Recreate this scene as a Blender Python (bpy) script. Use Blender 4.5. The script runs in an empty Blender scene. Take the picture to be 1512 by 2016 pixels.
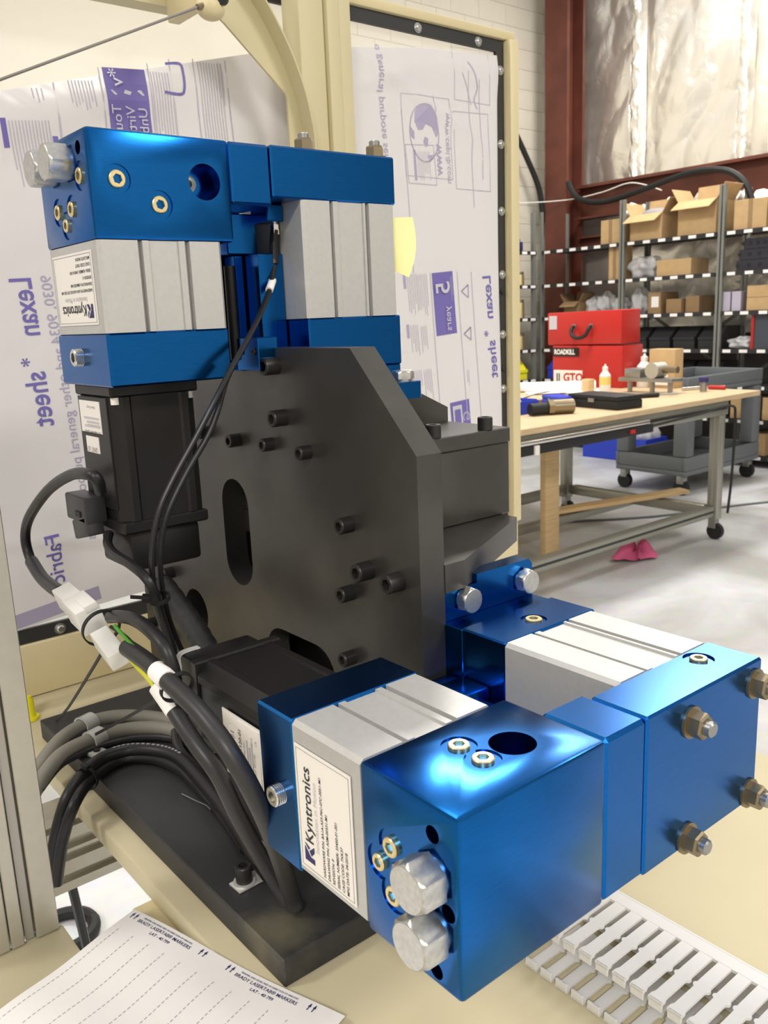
import bpy, bmesh, math, random
from mathutils import Vector, Matrix, noise
random.seed(7)
sc = bpy.context.scene
COL = sc.collection

# ---------------------------------------------------------------- camera
cam = bpy.data.cameras.new('camera')
cam_ob = bpy.data.objects.new('camera', cam)
COL.objects.link(cam_ob)
Rr = Vector((0.77357, -0.63241, -0.04047)); Dn = Vector((-0.16952, -0.14498, -0.97481)); Fw = Vector((0.61061, 0.76094, -0.21936))
Fw.normalize(); Rr = (Rr - Fw * Rr.dot(Fw)).normalized(); Up = Rr.cross(Fw)
M = Matrix((Rr, Up, -Fw)).transposed().to_4x4()
M.translation = Vector((-0.27422, -0.68372, 1.45))
cam_ob.matrix_world = M
cam.sensor_fit = 'VERTICAL'; cam.sensor_height = 36.0; cam.sensor_width = 27.0
cam.lens = 1710.13 / 2016 * 36.0
cam.clip_start = 0.02; cam.clip_end = 100
cam.dof.use_dof = True; cam.dof.focus_distance = 0.72; cam.dof.aperture_fstop = 22
sc.camera = cam_ob

# ---------------------------------------------------------------- world, lamps, exposure
w = bpy.data.worlds.new('world'); sc.world = w; w.use_nodes = True
w.node_tree.nodes['Background'].inputs[0].default_value = (1.0, 0.965, 0.92, 1)
w.node_tree.nodes['Background'].inputs[1].default_value = 0.64
sc.view_settings.view_transform = 'Standard'; sc.view_settings.look = 'None'
sc.view_settings.exposure = 0.0; sc.view_settings.gamma = 1.0
sc.view_settings.use_curve_mapping = False
LAMP = 0.44
def lamp(name, loc, sx, sy, power, rz=0.0, col=(1.0, 0.96, 0.90)):
    l = bpy.data.lights.new(name, 'AREA'); l.shape = 'RECTANGLE'; l.size = sx; l.size_y = sy
    l.energy = power * LAMP; l.color = col
    o = bpy.data.objects.new(name, l); COL.objects.link(o); o.location = loc; o.rotation_euler = (0, 0, rz)
    return o
lamp('bay_and_fill_lamp', (3.05, 3.2, 4.95), 1.3, 0.7, 460)
lamp('bay_and_fill_lamp', (7.0, 3.6, 5.0), 1.5, 0.8, 260)
lamp('bay_and_fill_lamp', (5.6, 0.6, 5.2), 1.3, 0.7, 130)
lamp('bay_and_fill_lamp', (0.6, 1.0, 4.8), 1.3, 0.7, 45)
lamp('bay_and_fill_lamp', (-3.2, 1.2, 4.6), 1.3, 0.7, 200)
lamp('bay_and_fill_lamp', (-3.2, -3.4, 4.4), 1.6, 0.9, 560)  # unseen fill lamp, added behind the camera to lift the upright faces
lamp('bay_and_fill_lamp', (2.2, -4.2, 4.5), 1.6, 0.9, 420)  # second added fill lamp behind the camera, brightens faces turned this way

# ---------------------------------------------------------------- materials
MATS = {}
def mat(name, col, rough=0.5, metal=0.0, noise=0.0, nscale=60.0, stretch=None, bump=0.0, trans=0.0, ior=1.45, alpha=1.0, coat=0.0, spec=0.5, col2=None):
    m = bpy.data.materials.new(name); m.use_nodes = True
    nt = m.node_tree; b = nt.nodes['Principled BSDF']
    b.inputs['Base Color'].default_value = (*col, 1); b.inputs['Roughness'].default_value = rough
    b.inputs['Metallic'].default_value = metal; b.inputs['IOR'].default_value = ior
    b.inputs['Alpha'].default_value = alpha; b.inputs['Specular IOR Level'].default_value = spec
    if trans: b.inputs['Transmission Weight'].default_value = trans
    if coat: b.inputs['Coat Weight'].default_value = coat
    if noise or bump or col2:
        tc = nt.nodes.new('ShaderNodeTexCoord'); mp = nt.nodes.new('ShaderNodeMapping')
        if stretch: mp.inputs['Scale'].default_value = stretch
        n = nt.nodes.new('ShaderNodeTexNoise'); n.inputs['Scale'].default_value = nscale; n.inputs['Detail'].default_value = 4
        nt.links.new(tc.outputs['Object'], mp.inputs[0]); nt.links.new(mp.outputs[0], n.inputs['Vector'])
        if noise or col2:
            r = nt.nodes.new('ShaderNodeMix'); r.data_type = 'RGBA'
            c2 = col2 if col2 else tuple(max(0, c * (1 - noise)) for c in col)
            r.inputs[6].default_value = (*col, 1); r.inputs[7].default_value = (*c2, 1)
            cr = nt.nodes.new('ShaderNodeMapRange'); cr.inputs[1].default_value = 0.35; cr.inputs[2].default_value = 0.65
            nt.links.new(n.outputs['Fac'], cr.inputs[0]); nt.links.new(cr.outputs[0], r.inputs[0])
            nt.links.new(r.outputs[2], b.inputs['Base Color'])
        if bump:
            bp = nt.nodes.new('ShaderNodeBump'); bp.inputs['Strength'].default_value = bump; bp.inputs['Distance'].default_value = 0.002
            nt.links.new(n.outputs['Fac'], bp.inputs['Height']); nt.links.new(bp.outputs[0], b.inputs['Normal'])
    MATS[name] = m
    return m
def brushed(name, col, rough, metal, aniso=0.6):
    m = mat(name, col, rough, metal, noise=0.10, nscale=90, stretch=(1, 12, 12))
    return m
brushed('blue', (0.010, 0.125, 0.42), 0.22, 1.0)
mat('grey_alu', (0.54, 0.535, 0.52), 0.40, 0.35, noise=0.05, nscale=200)
mat('black_plate', (0.105, 0.100, 0.092), 0.34, 0.65, noise=0.25, nscale=14)
mat('black_base', (0.050, 0.050, 0.053), 0.5, 0.3, noise=0.25, nscale=10)
mat('black_edge', (0.075, 0.085, 0.095), 0.36, 0.6, noise=0.3, nscale=160, stretch=(1, 1, 0.05))
mat('motor_black', (0.012, 0.011, 0.0105), 0.38, 0.2)
mat('screw_black', (0.040, 0.038, 0.036), 0.42, 0.5)
mat('cable_black', (0.012, 0.012, 0.013), 0.40)
mat('sleeve_grey', (0.030, 0.030, 0.032), 0.40)
mat('conduit_grey', (0.26, 0.245, 0.205), 0.6)
mat('rubber', (0.012, 0.012, 0.012), 0.6)
mat('chrome', (0.72, 0.70, 0.66), 0.22, 1.0)
mat('zinc', (0.62, 0.62, 0.60), 0.32, 0.9, noise=0.15, nscale=300)
mat('brass', (0.80, 0.66, 0.36), 0.30, 0.9)
mat('nut_bronze', (0.27, 0.22, 0.14), 0.38, 0.85)
mat('cream', (0.70, 0.60, 0.36), 0.42, noise=0.06, nscale=5)
mat('cream_deck', (0.62, 0.55, 0.365), 0.5, spec=0.3, noise=0.06, nscale=6)
mat('tan_post', (0.62, 0.55, 0.34), 0.5, noise=0.06, nscale=5)
mat('alu_profile', (0.52, 0.50, 0.44), 0.38, 0.7, noise=0.05, nscale=90)
mat('slot_dark', (0.40, 0.39, 0.36), 0.45, 0.6)
mat('paper', (0.90, 0.87, 0.85), 0.65)
mat('label_white', (0.84, 0.80, 0.75), 0.5)
mat('ink', (0.03, 0.03, 0.035), 0.6)
mat('ink_navy', (0.03, 0.025, 0.12), 0.6)
mat('ink_grey', (0.33, 0.32, 0.33), 0.6)
mat('ink_grey_light', (0.52, 0.50, 0.54), 0.6)
mat('film_ink', (0.17, 0.14, 0.42), 0.5)
mat('film_ink_pale', (0.40, 0.37, 0.52), 0.5)
mat('film_line', (0.50, 0.46, 0.56), 0.5)
mat('white_plastic', (0.80, 0.79, 0.75), 0.4)
mat('duct_white', (0.74, 0.73, 0.72), 0.4)
mat('red_wire', (0.5, 0.02, 0.02), 0.4)
mat('green_wire', (0.09, 0.38, 0.03), 0.4)
mat('yellow_wire', (0.62, 0.62, 0.05), 0.4)
mat('yellow', (0.80, 0.74, 0.02), 0.4)
mat('note_yellow', (0.86, 0.84, 0.40), 0.7)
mat('wood', (0.70, 0.50, 0.26), 0.6, noise=0.15, nscale=9, stretch=(1, 1, 12))
mat('bench_wood', (0.60, 0.45, 0.27), 0.55, noise=0.15, nscale=8, stretch=(1, 10, 10))
mat('cardboard', (0.56, 0.38, 0.19), 0.8, noise=0.10, nscale=12)
mat('cardboard_dark', (0.34, 0.22, 0.11), 0.8, noise=0.12, nscale=12)
mat('red_paint', (0.47, 0.022, 0.018), 0.35)
mat('bench_alu', (0.36, 0.36, 0.31), 0.35, 0.6)
mat('guard_clear', (0.4, 0.4, 0.34), 0.06, 0.0, alpha=0.08)
mat('room_wall', (0.50, 0.47, 0.42), 0.8)
mat('cart_grey', (0.14, 0.155, 0.165), 0.55)
mat('rack_grey', (0.24, 0.25, 0.23), 0.5, 0.4)
mat('rack_black', (0.025, 0.025, 0.026), 0.6)
mat('rust_red', (0.16, 0.048, 0.030), 0.5, noise=0.3, nscale=4)
mat('bin_blue', (0.02, 0.05, 0.50), 0.4)
mat('pink', (0.52, 0.09, 0.20), 0.85)
mat('gasket', (0.030, 0.030, 0.030), 0.5)
mat('wall_block', (0.70, 0.66, 0.56), 0.75, noise=0.06, nscale=3)
mat('mortar', (0.66, 0.62, 0.52), 0.9)
mat('wall_dark', (0.10, 0.09, 0.085), 0.8)
mat('foam_black', (0.03, 0.03, 0.04), 0.8)
mat('screen_dark', (0.06, 0.07, 0.09), 0.3)
mat('steel_grey', (0.33, 0.33, 0.32), 0.35, 0.8)
mat('oil_yellow', (0.80, 0.62, 0.18), 0.35)
mat('stay_wire', (0.30, 0.28, 0.25), 0.4, 0.7)
mat('clear_plastic', (0.85, 0.85, 0.82), 0.15, 0.0, alpha=0.5)
mat('pane', (0.95, 0.93, 0.88), 0.06, 0.0, alpha=0.12)
mat('bag_clear', (0.86, 0.86, 0.88), 0.12, 0.0, alpha=0.55, bump=0.6, nscale=40)
mat('tape_black', (0.016, 0.016, 0.016), 0.55, bump=0.25, nscale=90)
mat('bright_zinc', (0.72, 0.72, 0.70), 0.35, 0.45)
mat('wall_smooth', (0.70, 0.66, 0.56), 0.8)

def floor_mat():
    m = mat('concrete', (0.62, 0.61, 0.59), 0.32)
    nt = m.node_tree; b = nt.nodes['Principled BSDF']
    tc = nt.nodes.new('ShaderNodeTexCoord')
    n1 = nt.nodes.new('ShaderNodeTexNoise'); n1.inputs['Scale'].default_value = 1.1; n1.inputs['Detail'].default_value = 6; n1.inputs['Distortion'].default_value = 0.8
    n2 = nt.nodes.new('ShaderNodeTexNoise'); n2.inputs['Scale'].default_value = 14; n2.inputs['Detail'].default_value = 6
    nt.links.new(tc.outputs['Object'], n1.inputs['Vector']); nt.links.new(tc.outputs['Object'], n2.inputs['Vector'])
    cr = nt.nodes.new('ShaderNodeValToRGB'); e = cr.color_ramp.elements
    e[0].position = 0.36; e[0].color = (0.44, 0.435, 0.42, 1); e[1].position = 0.60; e[1].color = (0.70, 0.715, 0.74, 1)
    nt.links.new(n1.outputs['Fac'], cr.inputs[0])
    mx = nt.nodes.new('ShaderNodeMix'); mx.data_type = 'RGBA'; mx.blend_type = 'MULTIPLY'; mx.inputs[0].default_value = 0.25
    nt.links.new(cr.outputs[0], mx.inputs[6]); nt.links.new(n2.outputs['Color'], mx.inputs[7])
    nt.links.new(mx.outputs[2], b.inputs['Base Color'])
    return m
floor_mat()

def film_mat():
    m = bpy.data.materials.new('film'); m.use_nodes = True; nt = m.node_tree
    b = nt.nodes['Principled BSDF']; b.inputs['Base Color'].default_value = (0.86, 0.845, 0.85, 1); b.inputs['Roughness'].default_value = 0.22
    t = nt.nodes.new('ShaderNodeBsdfTranslucent'); t.inputs[0].default_value = (0.86, 0.845, 0.85, 1)
    mx = nt.nodes.new('ShaderNodeMixShader'); mx.inputs[0].default_value = 0.35
    tc = nt.nodes.new('ShaderNodeTexCoord'); n = nt.nodes.new('ShaderNodeTexNoise'); n.inputs['Scale'].default_value = 3.0; n.inputs['Detail'].default_value = 3; n.inputs['Distortion'].default_value = 1.5
    bp = nt.nodes.new('ShaderNodeBump'); bp.inputs['Strength'].default_value = 0.3; bp.inputs['Distance'].default_value = 0.02
    nt.links.new(tc.outputs['Object'], n.inputs['Vector']); nt.links.new(n.outputs['Fac'], bp.inputs['Height']); nt.links.new(bp.outputs[0], b.inputs['Normal'])
    out = nt.nodes['Material Output']
    nt.links.new(b.outputs[0], mx.inputs[1]); nt.links.new(t.outputs[0], mx.inputs[2]); nt.links.new(mx.outputs[0], out.inputs[0])
    MATS['film'] = m
film_mat()
def foil_mat():
    m = mat('foil', (0.90, 0.87, 0.80), 0.30, 0.72)
    nt = m.node_tree; b = nt.nodes['Principled BSDF']
    tc = nt.nodes.new('ShaderNodeTexCoord'); n = nt.nodes.new('ShaderNodeTexNoise'); n.inputs['Scale'].default_value = 5; n.inputs['Detail'].default_value = 5; n.inputs['Distortion'].default_value = 1.0
    bp = nt.nodes.new('ShaderNodeBump'); bp.inputs['Strength'].default_value = 0.3; bp.inputs['Distance'].default_value = 0.04
    nt.links.new(tc.outputs['Object'], n.inputs['Vector']); nt.links.new(n.outputs['Fac'], bp.inputs['Height']); nt.links.new(bp.outputs[0], b.inputs['Normal'])
foil_mat()
def stained_base():
    m = MATS['black_base']; nt = m.node_tree; b = nt.nodes['Principled BSDF']
    tc = nt.nodes.new('ShaderNodeTexCoord')
    vm = nt.nodes.new('ShaderNodeVectorMath'); vm.operation = 'DISTANCE'; vm.inputs[1].default_value = STAIN
    nt.links.new(tc.outputs['Object'], vm.inputs[0])
    n = nt.nodes.new('ShaderNodeTexNoise'); n.inputs['Scale'].default_value = 55; n.inputs['Detail'].default_value = 5
    nt.links.new(tc.outputs['Object'], n.inputs['Vector'])
    ad = nt.nodes.new('ShaderNodeMath'); ad.operation = 'MULTIPLY_ADD'; ad.inputs[1].default_value = -0.035
    nt.links.new(n.outputs['Fac'], ad.inputs[0]); nt.links.new(vm.outputs['Value'], ad.inputs[2])
    mr = nt.nodes.new('ShaderNodeMapRange'); mr.inputs[1].default_value = -0.012; mr.inputs[2].default_value = 0.022; mr.inputs[3].default_value = 0.75; mr.inputs[4].default_value = 0
    nt.links.new(ad.outputs[0], mr.inputs[0])
    mx = nt.nodes.new('ShaderNodeMix'); mx.data_type = 'RGBA'
    src = b.inputs['Base Color'].links[0].from_socket
    nt.links.new(mr.outputs[0], mx.inputs[0]); nt.links.new(src, mx.inputs[6]); mx.inputs[7].default_value = (0.20, 0.18, 0.12, 1)
    nt.links.new(mx.outputs[2], b.inputs['Base Color'])

# ---------------------------------------------------------------- geometry helpers
def spline(P, sub=6):
    P = [Vector(p) for p in P]
    if len(P) < 3: return P
    out = []
    for i in range(len(P) - 1):
        p0 = P[max(i - 1, 0)]; p1 = P[i]; p2 = P[i + 1]; p3 = P[min(i + 2, len(P) - 1)]
        for k in range(sub):
            t = k / sub
            out.append(0.5 * ((2 * p1) + (p2 - p0) * t + (2 * p0 - 5 * p1 + 4 * p2 - p3) * t * t + (3 * p1 - p0 - 3 * p2 + p3) * t ** 3))
    out.append(P[-1])
    return out
class B:
    def __init__(s, T=None): s.bm = bmesh.new(); s.T = T
    def box(s, x0, x1, y0, y1, z0, z1, bev=0.0, seg=2):
        m = Matrix.Translation(((x0 + x1) / 2, (y0 + y1) / 2, (z0 + z1) / 2)) @ Matrix.Diagonal((abs(x1 - x0), abs(y1 - y0), abs(z1 - z0), 1))
        r = bmesh.ops.create_cube(s.bm, size=1, matrix=m)
        if bev:
            es = list({e for v in r['verts'] for e in v.link_edges})
            bmesh.ops.bevel(s.bm, geom=es, offset=bev, segments=seg, affect='EDGES', profile=0.5)
        return s
    def obox(s, c, ax, ay, hx, hy, hz, bev=0.0):
        ax = Vector(ax).normalized(); ay = Vector(ay); ay = (ay - ax * ay.dot(ax)).normalized(); az = ax.cross(ay)
        m = Matrix((ax, ay, az)).transposed().to_4x4(); m.translation = Vector(c)
        m = m @ Matrix.Diagonal((2 * hx, 2 * hy, 2 * hz, 1))
        r = bmesh.ops.create_cube(s.bm, size=1, matrix=m)
        if bev:
            es = list({e for v in r['verts'] for e in v.link_edges})
            bmesh.ops.bevel(s.bm, geom=es, offset=bev, segments=2, affect='EDGES', profile=0.5)
        return s
    def lathe(s, p0, axis, prof, n=24, cap0=True, cap1=True, u=None):
        """prof: list of (height along axis, radius)"""
        a = Vector(axis).normalized(); u = Vector(u).normalized() if u else a.orthogonal().normalized(); v = a.cross(u); p0 = Vector(p0)
        hx = lambda k: math.cos(math.pi / 6) / math.cos((2 * math.pi * k / n) % (math.pi / 3) - math.pi / 6)
        rings = []
        for h, r, *f in prof:
            rings.append([s.bm.verts.new(p0 + a * h + (u * math.cos(2 * math.pi * k / n) + v * math.sin(2 * math.pi * k / n)) * (r * hx(k) if f else r)) for k in range(n)])
        for A, C in zip(rings, rings[1:]):
            for k in range(n): s.bm.faces.new((A[k], A[(k + 1) % n], C[(k + 1) % n], C[k]))
        if cap0: s.bm.faces.new(rings[0][::-1])
        if cap1: s.bm.faces.new(rings[-1])
        return s
    def cyl(s, p0, p1, r, n=20, r1=None):
        p0 = Vector(p0); p1 = Vector(p1)
        return s.lathe(p0, p1 - p0, [(0, r), ((p1 - p0).length, r if r1 is None else r1)], n)
    def prism(s, poly, plane, a0, a1):
        f = {'xy': lambda p, a: (p[0], p[1], a), 'xz': lambda p, a: (p[0], a, p[1]), 'yz': lambda p, a: (a, p[0], p[1])}[plane]
        A = [s.bm.verts.new(f(p, a0)) for p in poly]; C = [s.bm.verts.new(f(p, a1)) for p in poly]
        n = len(poly)
        for k in range(n): s.bm.faces.new((A[k], A[(k + 1) % n], C[(k + 1) % n], C[k]))
        s.bm.faces.new(A[::-1]); s.bm.faces.new(C)
        return s
    def tube(s, P, r, n=10, sub=6, radii=None):
        pts = spline(P, sub); m = len(pts); rings = []; up = None
        for i, p in enumerate(pts):
            t = (pts[min(i + 1, m - 1)] - pts[max(i - 1, 0)]).normalized()
            if up is None: up = t.orthogonal().normalized()
            up = (up - t * up.dot(t)).normalized(); v = t.cross(up)
            rr = r if radii is None else radii(i / (m - 1))
            rings.append([s.bm.verts.new(p + (up * math.cos(2 * math.pi * k / n) + v * math.sin(2 * math.pi * k / n)) * rr) for k in range(n)])
        for A, C in zip(rings, rings[1:]):
            for k in range(n): s.bm.faces.new((A[k], A[(k + 1) % n], C[(k + 1) % n], C[k]))
        s.bm.faces.new(rings[0][::-1]); s.bm.faces.new(rings[-1])
        return s
    def ribbon(s, P, wdir, hw, th, sub=6):
        pts = spline(P, sub); wd = Vector(wdir).normalized(); rings = []; m = len(pts)
        for i, p in enumerate(pts):
            t = (pts[min(i + 1, m - 1)] - pts[max(i - 1, 0)]).normalized()
            w_ = (wd - t * wd.dot(t)).normalized(); nn = t.cross(w_)
            rings.append([s.bm.verts.new(p + w_ * a * hw + nn * b * th) for a, b in ((-1, -1), (1, -1), (1, 1), (-1, 1))])
        for A, C in zip(rings, rings[1:]):
            for k in range(4): s.bm.faces.new((A[k], A[(k + 1) % 4], C[(k + 1) % 4], C[k]))
        s.bm.faces.new(rings[0][::-1]); s.bm.faces.new(rings[-1])
        return s
    def grid(s, f, nu, nv):
        V = [[s.bm.verts.new(f(i / nu, j / nv)) for j in range(nv + 1)] for i in range(nu + 1)]
        for i in range(nu):
            for j in range(nv): s.bm.faces.new((V[i][j], V[i + 1][j], V[i + 1][j + 1], V[i][j + 1]))
        return s
    def sheet(s, f, nu, nv, th):
        def g(d): return lambda u, v: Vector(f(u, v)) + Vector(d)
        s.grid(g((0, 0, 0)), nu, nv); s.grid(g(th), nu, nv)
        return s
    def ball(s, c, r, sx=1, sy=1, sz=1, n=12):
        bmesh.ops.create_uvsphere(s.bm, u_segments=n * 2, v_segments=n, radius=r, matrix=Matrix.Translation(c) @ Matrix.Diagonal((sx, sy, sz, 1)))
        return s
    def mesh(s, name, smooth=True, rec=True):
        if s.T:
            for v in s.bm.verts: v.co = Vector(s.T(v.co))
        if rec: bmesh.ops.recalc_face_normals(s.bm, faces=s.bm.faces)
        me = bpy.data.meshes.new(name); s.bm.to_mesh(me); s.bm.free()
        return me
def carve(me, cutters):
    for c in cutters: me = carve1(me, c.mesh('cut'))
    return me
def carve1(me, cutter):
    a = bpy.data.objects.new('tmp_a', me); c = bpy.data.objects.new('tmp_c', cutter)
    COL.objects.link(a); COL.objects.link(c)
    md = a.modifiers.new('b', 'BOOLEAN'); md.operation = 'DIFFERENCE'; md.object = c; md.solver = 'EXACT'
    bpy.context.view_layer.update()
    ev = a.evaluated_get(bpy.context.evaluated_depsgraph_get())
    out = bpy.data.meshes.new_from_object(ev)
    bpy.data.objects.remove(a); bpy.data.objects.remove(c)
    return out
def root_loc(o):
    while o.parent: o = o.parent
    return o.location.copy()
def finish(name, me, m, parent=None, label=None, cat=None, group=None, kind=None, angle=30):
    """me in world coordinates; origin goes to the base centre, or to the root thing's origin for a part"""
    if parent is None:
        xs = [v.co for v in me.vertices]
        loc = Vector(((min(v.x for v in xs) + max(v.x for v in xs)) / 2, (min(v.y for v in xs) + max(v.y for v in xs)) / 2, min(v.z for v in xs)))
    else: loc = root_loc(parent)
    me.transform(Matrix.Translation(-loc))
    me.materials.clear()
    for q in (m if isinstance(m, (list, tuple)) else [m]): me.materials.append(MATS[q])
    if angle:
        for p in me.polygons: p.use_smooth = True
        try: me.set_sharp_from_angle(angle=math.radians(angle))
        except Exception: pass
    me.name = name
    o = bpy.data.objects.new(name, me); COL.objects.link(o)
    if parent is None: o.location = loc
    else: o.parent = parent
    tag(o, label, cat, group, kind)
    return o
def tag(o, label=None, cat=None, group=None, kind=None):
    if label: o['label'] = label
    if cat: o['category'] = cat
    if group: o['group'] = group
    if kind: o['kind'] = kind
    return o
def mk(name, b, m, parent=None, **k): return finish(name, b.mesh(name), m, parent, **k)
def thing(name, loc, label, cat, group=None, kind=None):
    o = bpy.data.objects.new(name, None); COL.objects.link(o); o.location = loc; o.empty_display_size = 0.05
    return tag(o, label, cat, group, kind)
def dup(o, off):
    """copy of a one-mesh thing or part, shifted"""
    c = o.copy(); COL.objects.link(c); c.location = Vector(o.location) + Vector(off)
    return c
def text_mesh(body, size, P, X, Y, align='LEFT', valign='TOP_BASELINE', bold=0.0, sx=1.0, ex=0.0):
    cu = bpy.data.curves.new('t', 'FONT'); cu.body = body; cu.size = size; cu.align_x = align; cu.align_y = valign
    cu.resolution_u = 3; cu.offset = bold * size; cu.extrude = ex
    o = bpy.data.objects.new('t', cu); COL.objects.link(o); bpy.context.view_layer.update()
    me = bpy.data.meshes.new_from_object(o.evaluated_get(bpy.context.evaluated_depsgraph_get()))
    bpy.data.objects.remove(o); bpy.data.curves.remove(cu)
    X = Vector(X).normalized(); Y = Vector(Y).normalized(); Zn = X.cross(Y)
    m = Matrix((X, Y, Zn)).transposed().to_4x4(); m.translation = Vector(P)
    me.transform(m @ Matrix.Diagonal((sx, 1, 1, 1)))
    return me
def lettering(body, size, P, X, Y, m, parent, **k):
    me = text_mesh(body, size, P, X, Y, **k)
    return finish('lettering', me, m, parent, angle=0)
# ================================================================ the room
b = B().grid(lambda u, v: (-6 + 15 * u, -6 + 13 * v, 0.0), 2, 2)
mk('floor', b, 'concrete', kind='structure', angle=0)
wl = mk('wall_left', B().box(-4.0, 8.3, 6.24, 6.4, 0, 5.2), 'wall_smooth', kind='structure', angle=0)
blk = B().box(-0.1985, 0.1985, 0, 0.03, -0.0985, 0.0985, 0.003, 1).mesh('block')
blk.materials.append(MATS['wall_block'])
rl = root_loc(wl)
for r_ in range(26):
    for c_ in range(31):
        cx = -4.0 + 0.2 + 0.4 * c_ + (0.2 if r_ % 2 else 0.0)
        if cx > 8.15: continue
        if 4.6 < cx:
            o = bpy.data.objects.new('block', blk); COL.objects.link(o); o.parent = wl
            o.location = Vector((cx, 6.238 - 0.03 + 0.026, 0.1 + 0.2 * r_)) - rl
mk('wall_back', B().box(8.15, 8.3, -6, 6.3, 0, 5.2), 'wall_dark', kind='structure', angle=0)
mk('wall_front', B().box(-6.1, 8.3, -6.15, -6.0, 0, 5.2), 'room_wall', kind='structure', angle=0)
mk('wall_right', B().box(-6.15, -6.0, -6.0, 7.0, 0, 5.2), 'room_wall', kind='structure', angle=0)

# foil faced insulation hung on the back wall, in strips
def foil_strip(y0, y1, z0, z1, seed, label, ny=60, nz=100):
    def f(u, v):
        y = y0 + (y1 - y0) * u; z = z0 + (z1 - z0) * v
        p = Vector((y * .9 + z * .45, z * .55 - y * .25, seed * 3.7))
        d = .14 * abs(noise.noise(p * 1.5)) + .05 * abs(noise.noise(p * 3.3 + Vector((5, 1, 2)))) + .010 * abs(noise.noise(p * 9))
        edge = min(1, 9 * u, 9 * (1 - u))
        return (8.08 - d * (.25 + .75 * edge), y, z)
    return mk('insulation_blanket', B().sheet(f, ny, nz, (0.02, 0, 0)), 'foil', label=label, cat='insulation', group='foil insulation on the back wall', angle=60)
foil_strip(5.08, 6.2, 2.75, 5.2, 3, 'crinkled silver foil insulation with dark folds beside rusty red column')
foil_strip(3.9, 5.08, 2.75, 5.2, 5, 'bright smooth silver foil insulation panel between two taped seams above the beam')
foil_strip(-2.0, 3.9, 2.75, 5.2, 8, 'silver foil insulation panel at the far end beyond the second taped seam', 180, 100)
foil_strip(-2.0, 6.2, 1.15, 2.45, 11, 'shadowed silver foil insulation below the rusty beam behind the shelving', 150, 50)
for i, y in enumerate((5.08, 3.9)):
    def f(u, v, y=y, i=i):
        z = 2.76 + 2.4 * v
        return (7.86 - .018 * noise.noise(Vector((u * 2, z * 9, i * 5))) - .012 * noise.noise(Vector((u * 5, z * 25, i))) - .015 * math.sin(math.pi * u), y - .045 + .09 * u + .02 * noise.noise(Vector((3, z * 5, i))), z)
    mk('foil_tape', B().sheet(f, 6, 120, (.01, 0, 0)), 'foil', label=('crumpled foil tape seam nearer the red column', 'crumpled foil tape seam farther from the red column')[i], cat='tape', group='foil tape seams', angle=60)
def fb(u, v):
    y = 2.1 + 2.9 * u; return (7.66 - .08 * math.sin(math.pi * v) - .03 * math.sin(23 * y) - .02 * math.sin(57 * y + 4 * v), y, 2.24 + .20 * v + .03 * math.sin(17 * y) + .02 * math.sin(41 * y))
mk('foil_roll', B().sheet(fb, 90, 8, (.02, 0, 0)), 'foil', label='crumpled foil edge bulging out just under the rusty beam', cat='insulation', angle=60)
mk('foil_strip', B().sheet(lambda u, v: (7.80 - .05 * math.sin(math.pi * u) - .012 * math.sin(19 * v * 2.6) - .008 * math.sin(47 * v * 2.6 + 2 * u), 6.05 + .15 * u, 2.0 + 3.2 * v), 6, 120, (.01, 0, 0)), 'foil', label='narrow silver foil strip between the block wall and the column', cat='insulation', angle=60)
# steel column and girt
t = thing('steel_column', (7.75, 5.9, 0), 'rusty red steel column in the corner beside white block wall', 'column')
mk('flange', B().box(7.60, 7.64, 5.74, 6.04, 0, 5.2), 'rust_red', t)
mk('web', B().box(7.64, 7.86, 5.875, 5.905, 0, 5.2), 'rust_red', t)
mk('flange', B().box(7.86, 7.90, 5.74, 6.04, 0, 5.2), 'rust_red', t)
t = thing('steel_beam', (7.9, 4.0, 2.5), 'rusty red horizontal steel beam below the foil insulation', 'beam')
mk('web', B().box(7.86, 7.9, -2.0, 5.73, 2.42, 2.72), 'rust_red', t)
mk('flange', B().box(7.74, 7.9, -2.0, 5.73, 2.72, 2.75), 'rust_red', t)
mk('flange', B().box(7.74, 7.9, -2.0, 5.73, 2.40, 2.42), 'rust_red', t)
t = thing('steel_beam', (7.9, 4.0, 2.15), 'thinner rusty steel beam just above the top shelf of boxes', 'beam')
mk('web', B().box(7.86, 7.9, -2.0, 5.73, 2.08, 2.2), 'rust_red', t)
mk('flange', B().box(7.78, 7.9, -2.0, 5.73, 2.2, 2.22), 'rust_red', t)
mk('air_hose', B().tube([(6.9, 6.1, 3.6), (7.1, 6.12, 3.45), (7.35, 6.1, 3.1), (7.55, 6.08, 2.75), (7.6, 6.07, 2.4)], 0.03, 8), 'rubber', label='thick black hose drooping down white block wall to the column', cat='hose')
mk('air_hose', B().tube([(7.58, 5.70, 2.78), (7.56, 5.55, 2.6), (7.54, 5.2, 2.52), (7.53, 4.7, 2.58), (7.52, 4.2, 2.66), (7.52, 3.85, 2.63), (7.52, 3.65, 2.5), (7.52, 3.55, 2.3)], 0.03, 8), 'rubber', label='dark hose arching along the face of the rusty beam', cat='hose')
mk('white_rope', B().tube([(6.6, 6.15, 2.62), (7.2, 6.1, 2.6), (7.57, 5.7, 2.6), (7.64, 5.3, 2.63), (7.66, 5.0, 2.68), (7.67, 4.8, 2.64), (7.67, 4.6, 2.56)], 0.006, 6), 'label_white', label='thin white rope strung across the column along the beam', cat='rope')

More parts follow.
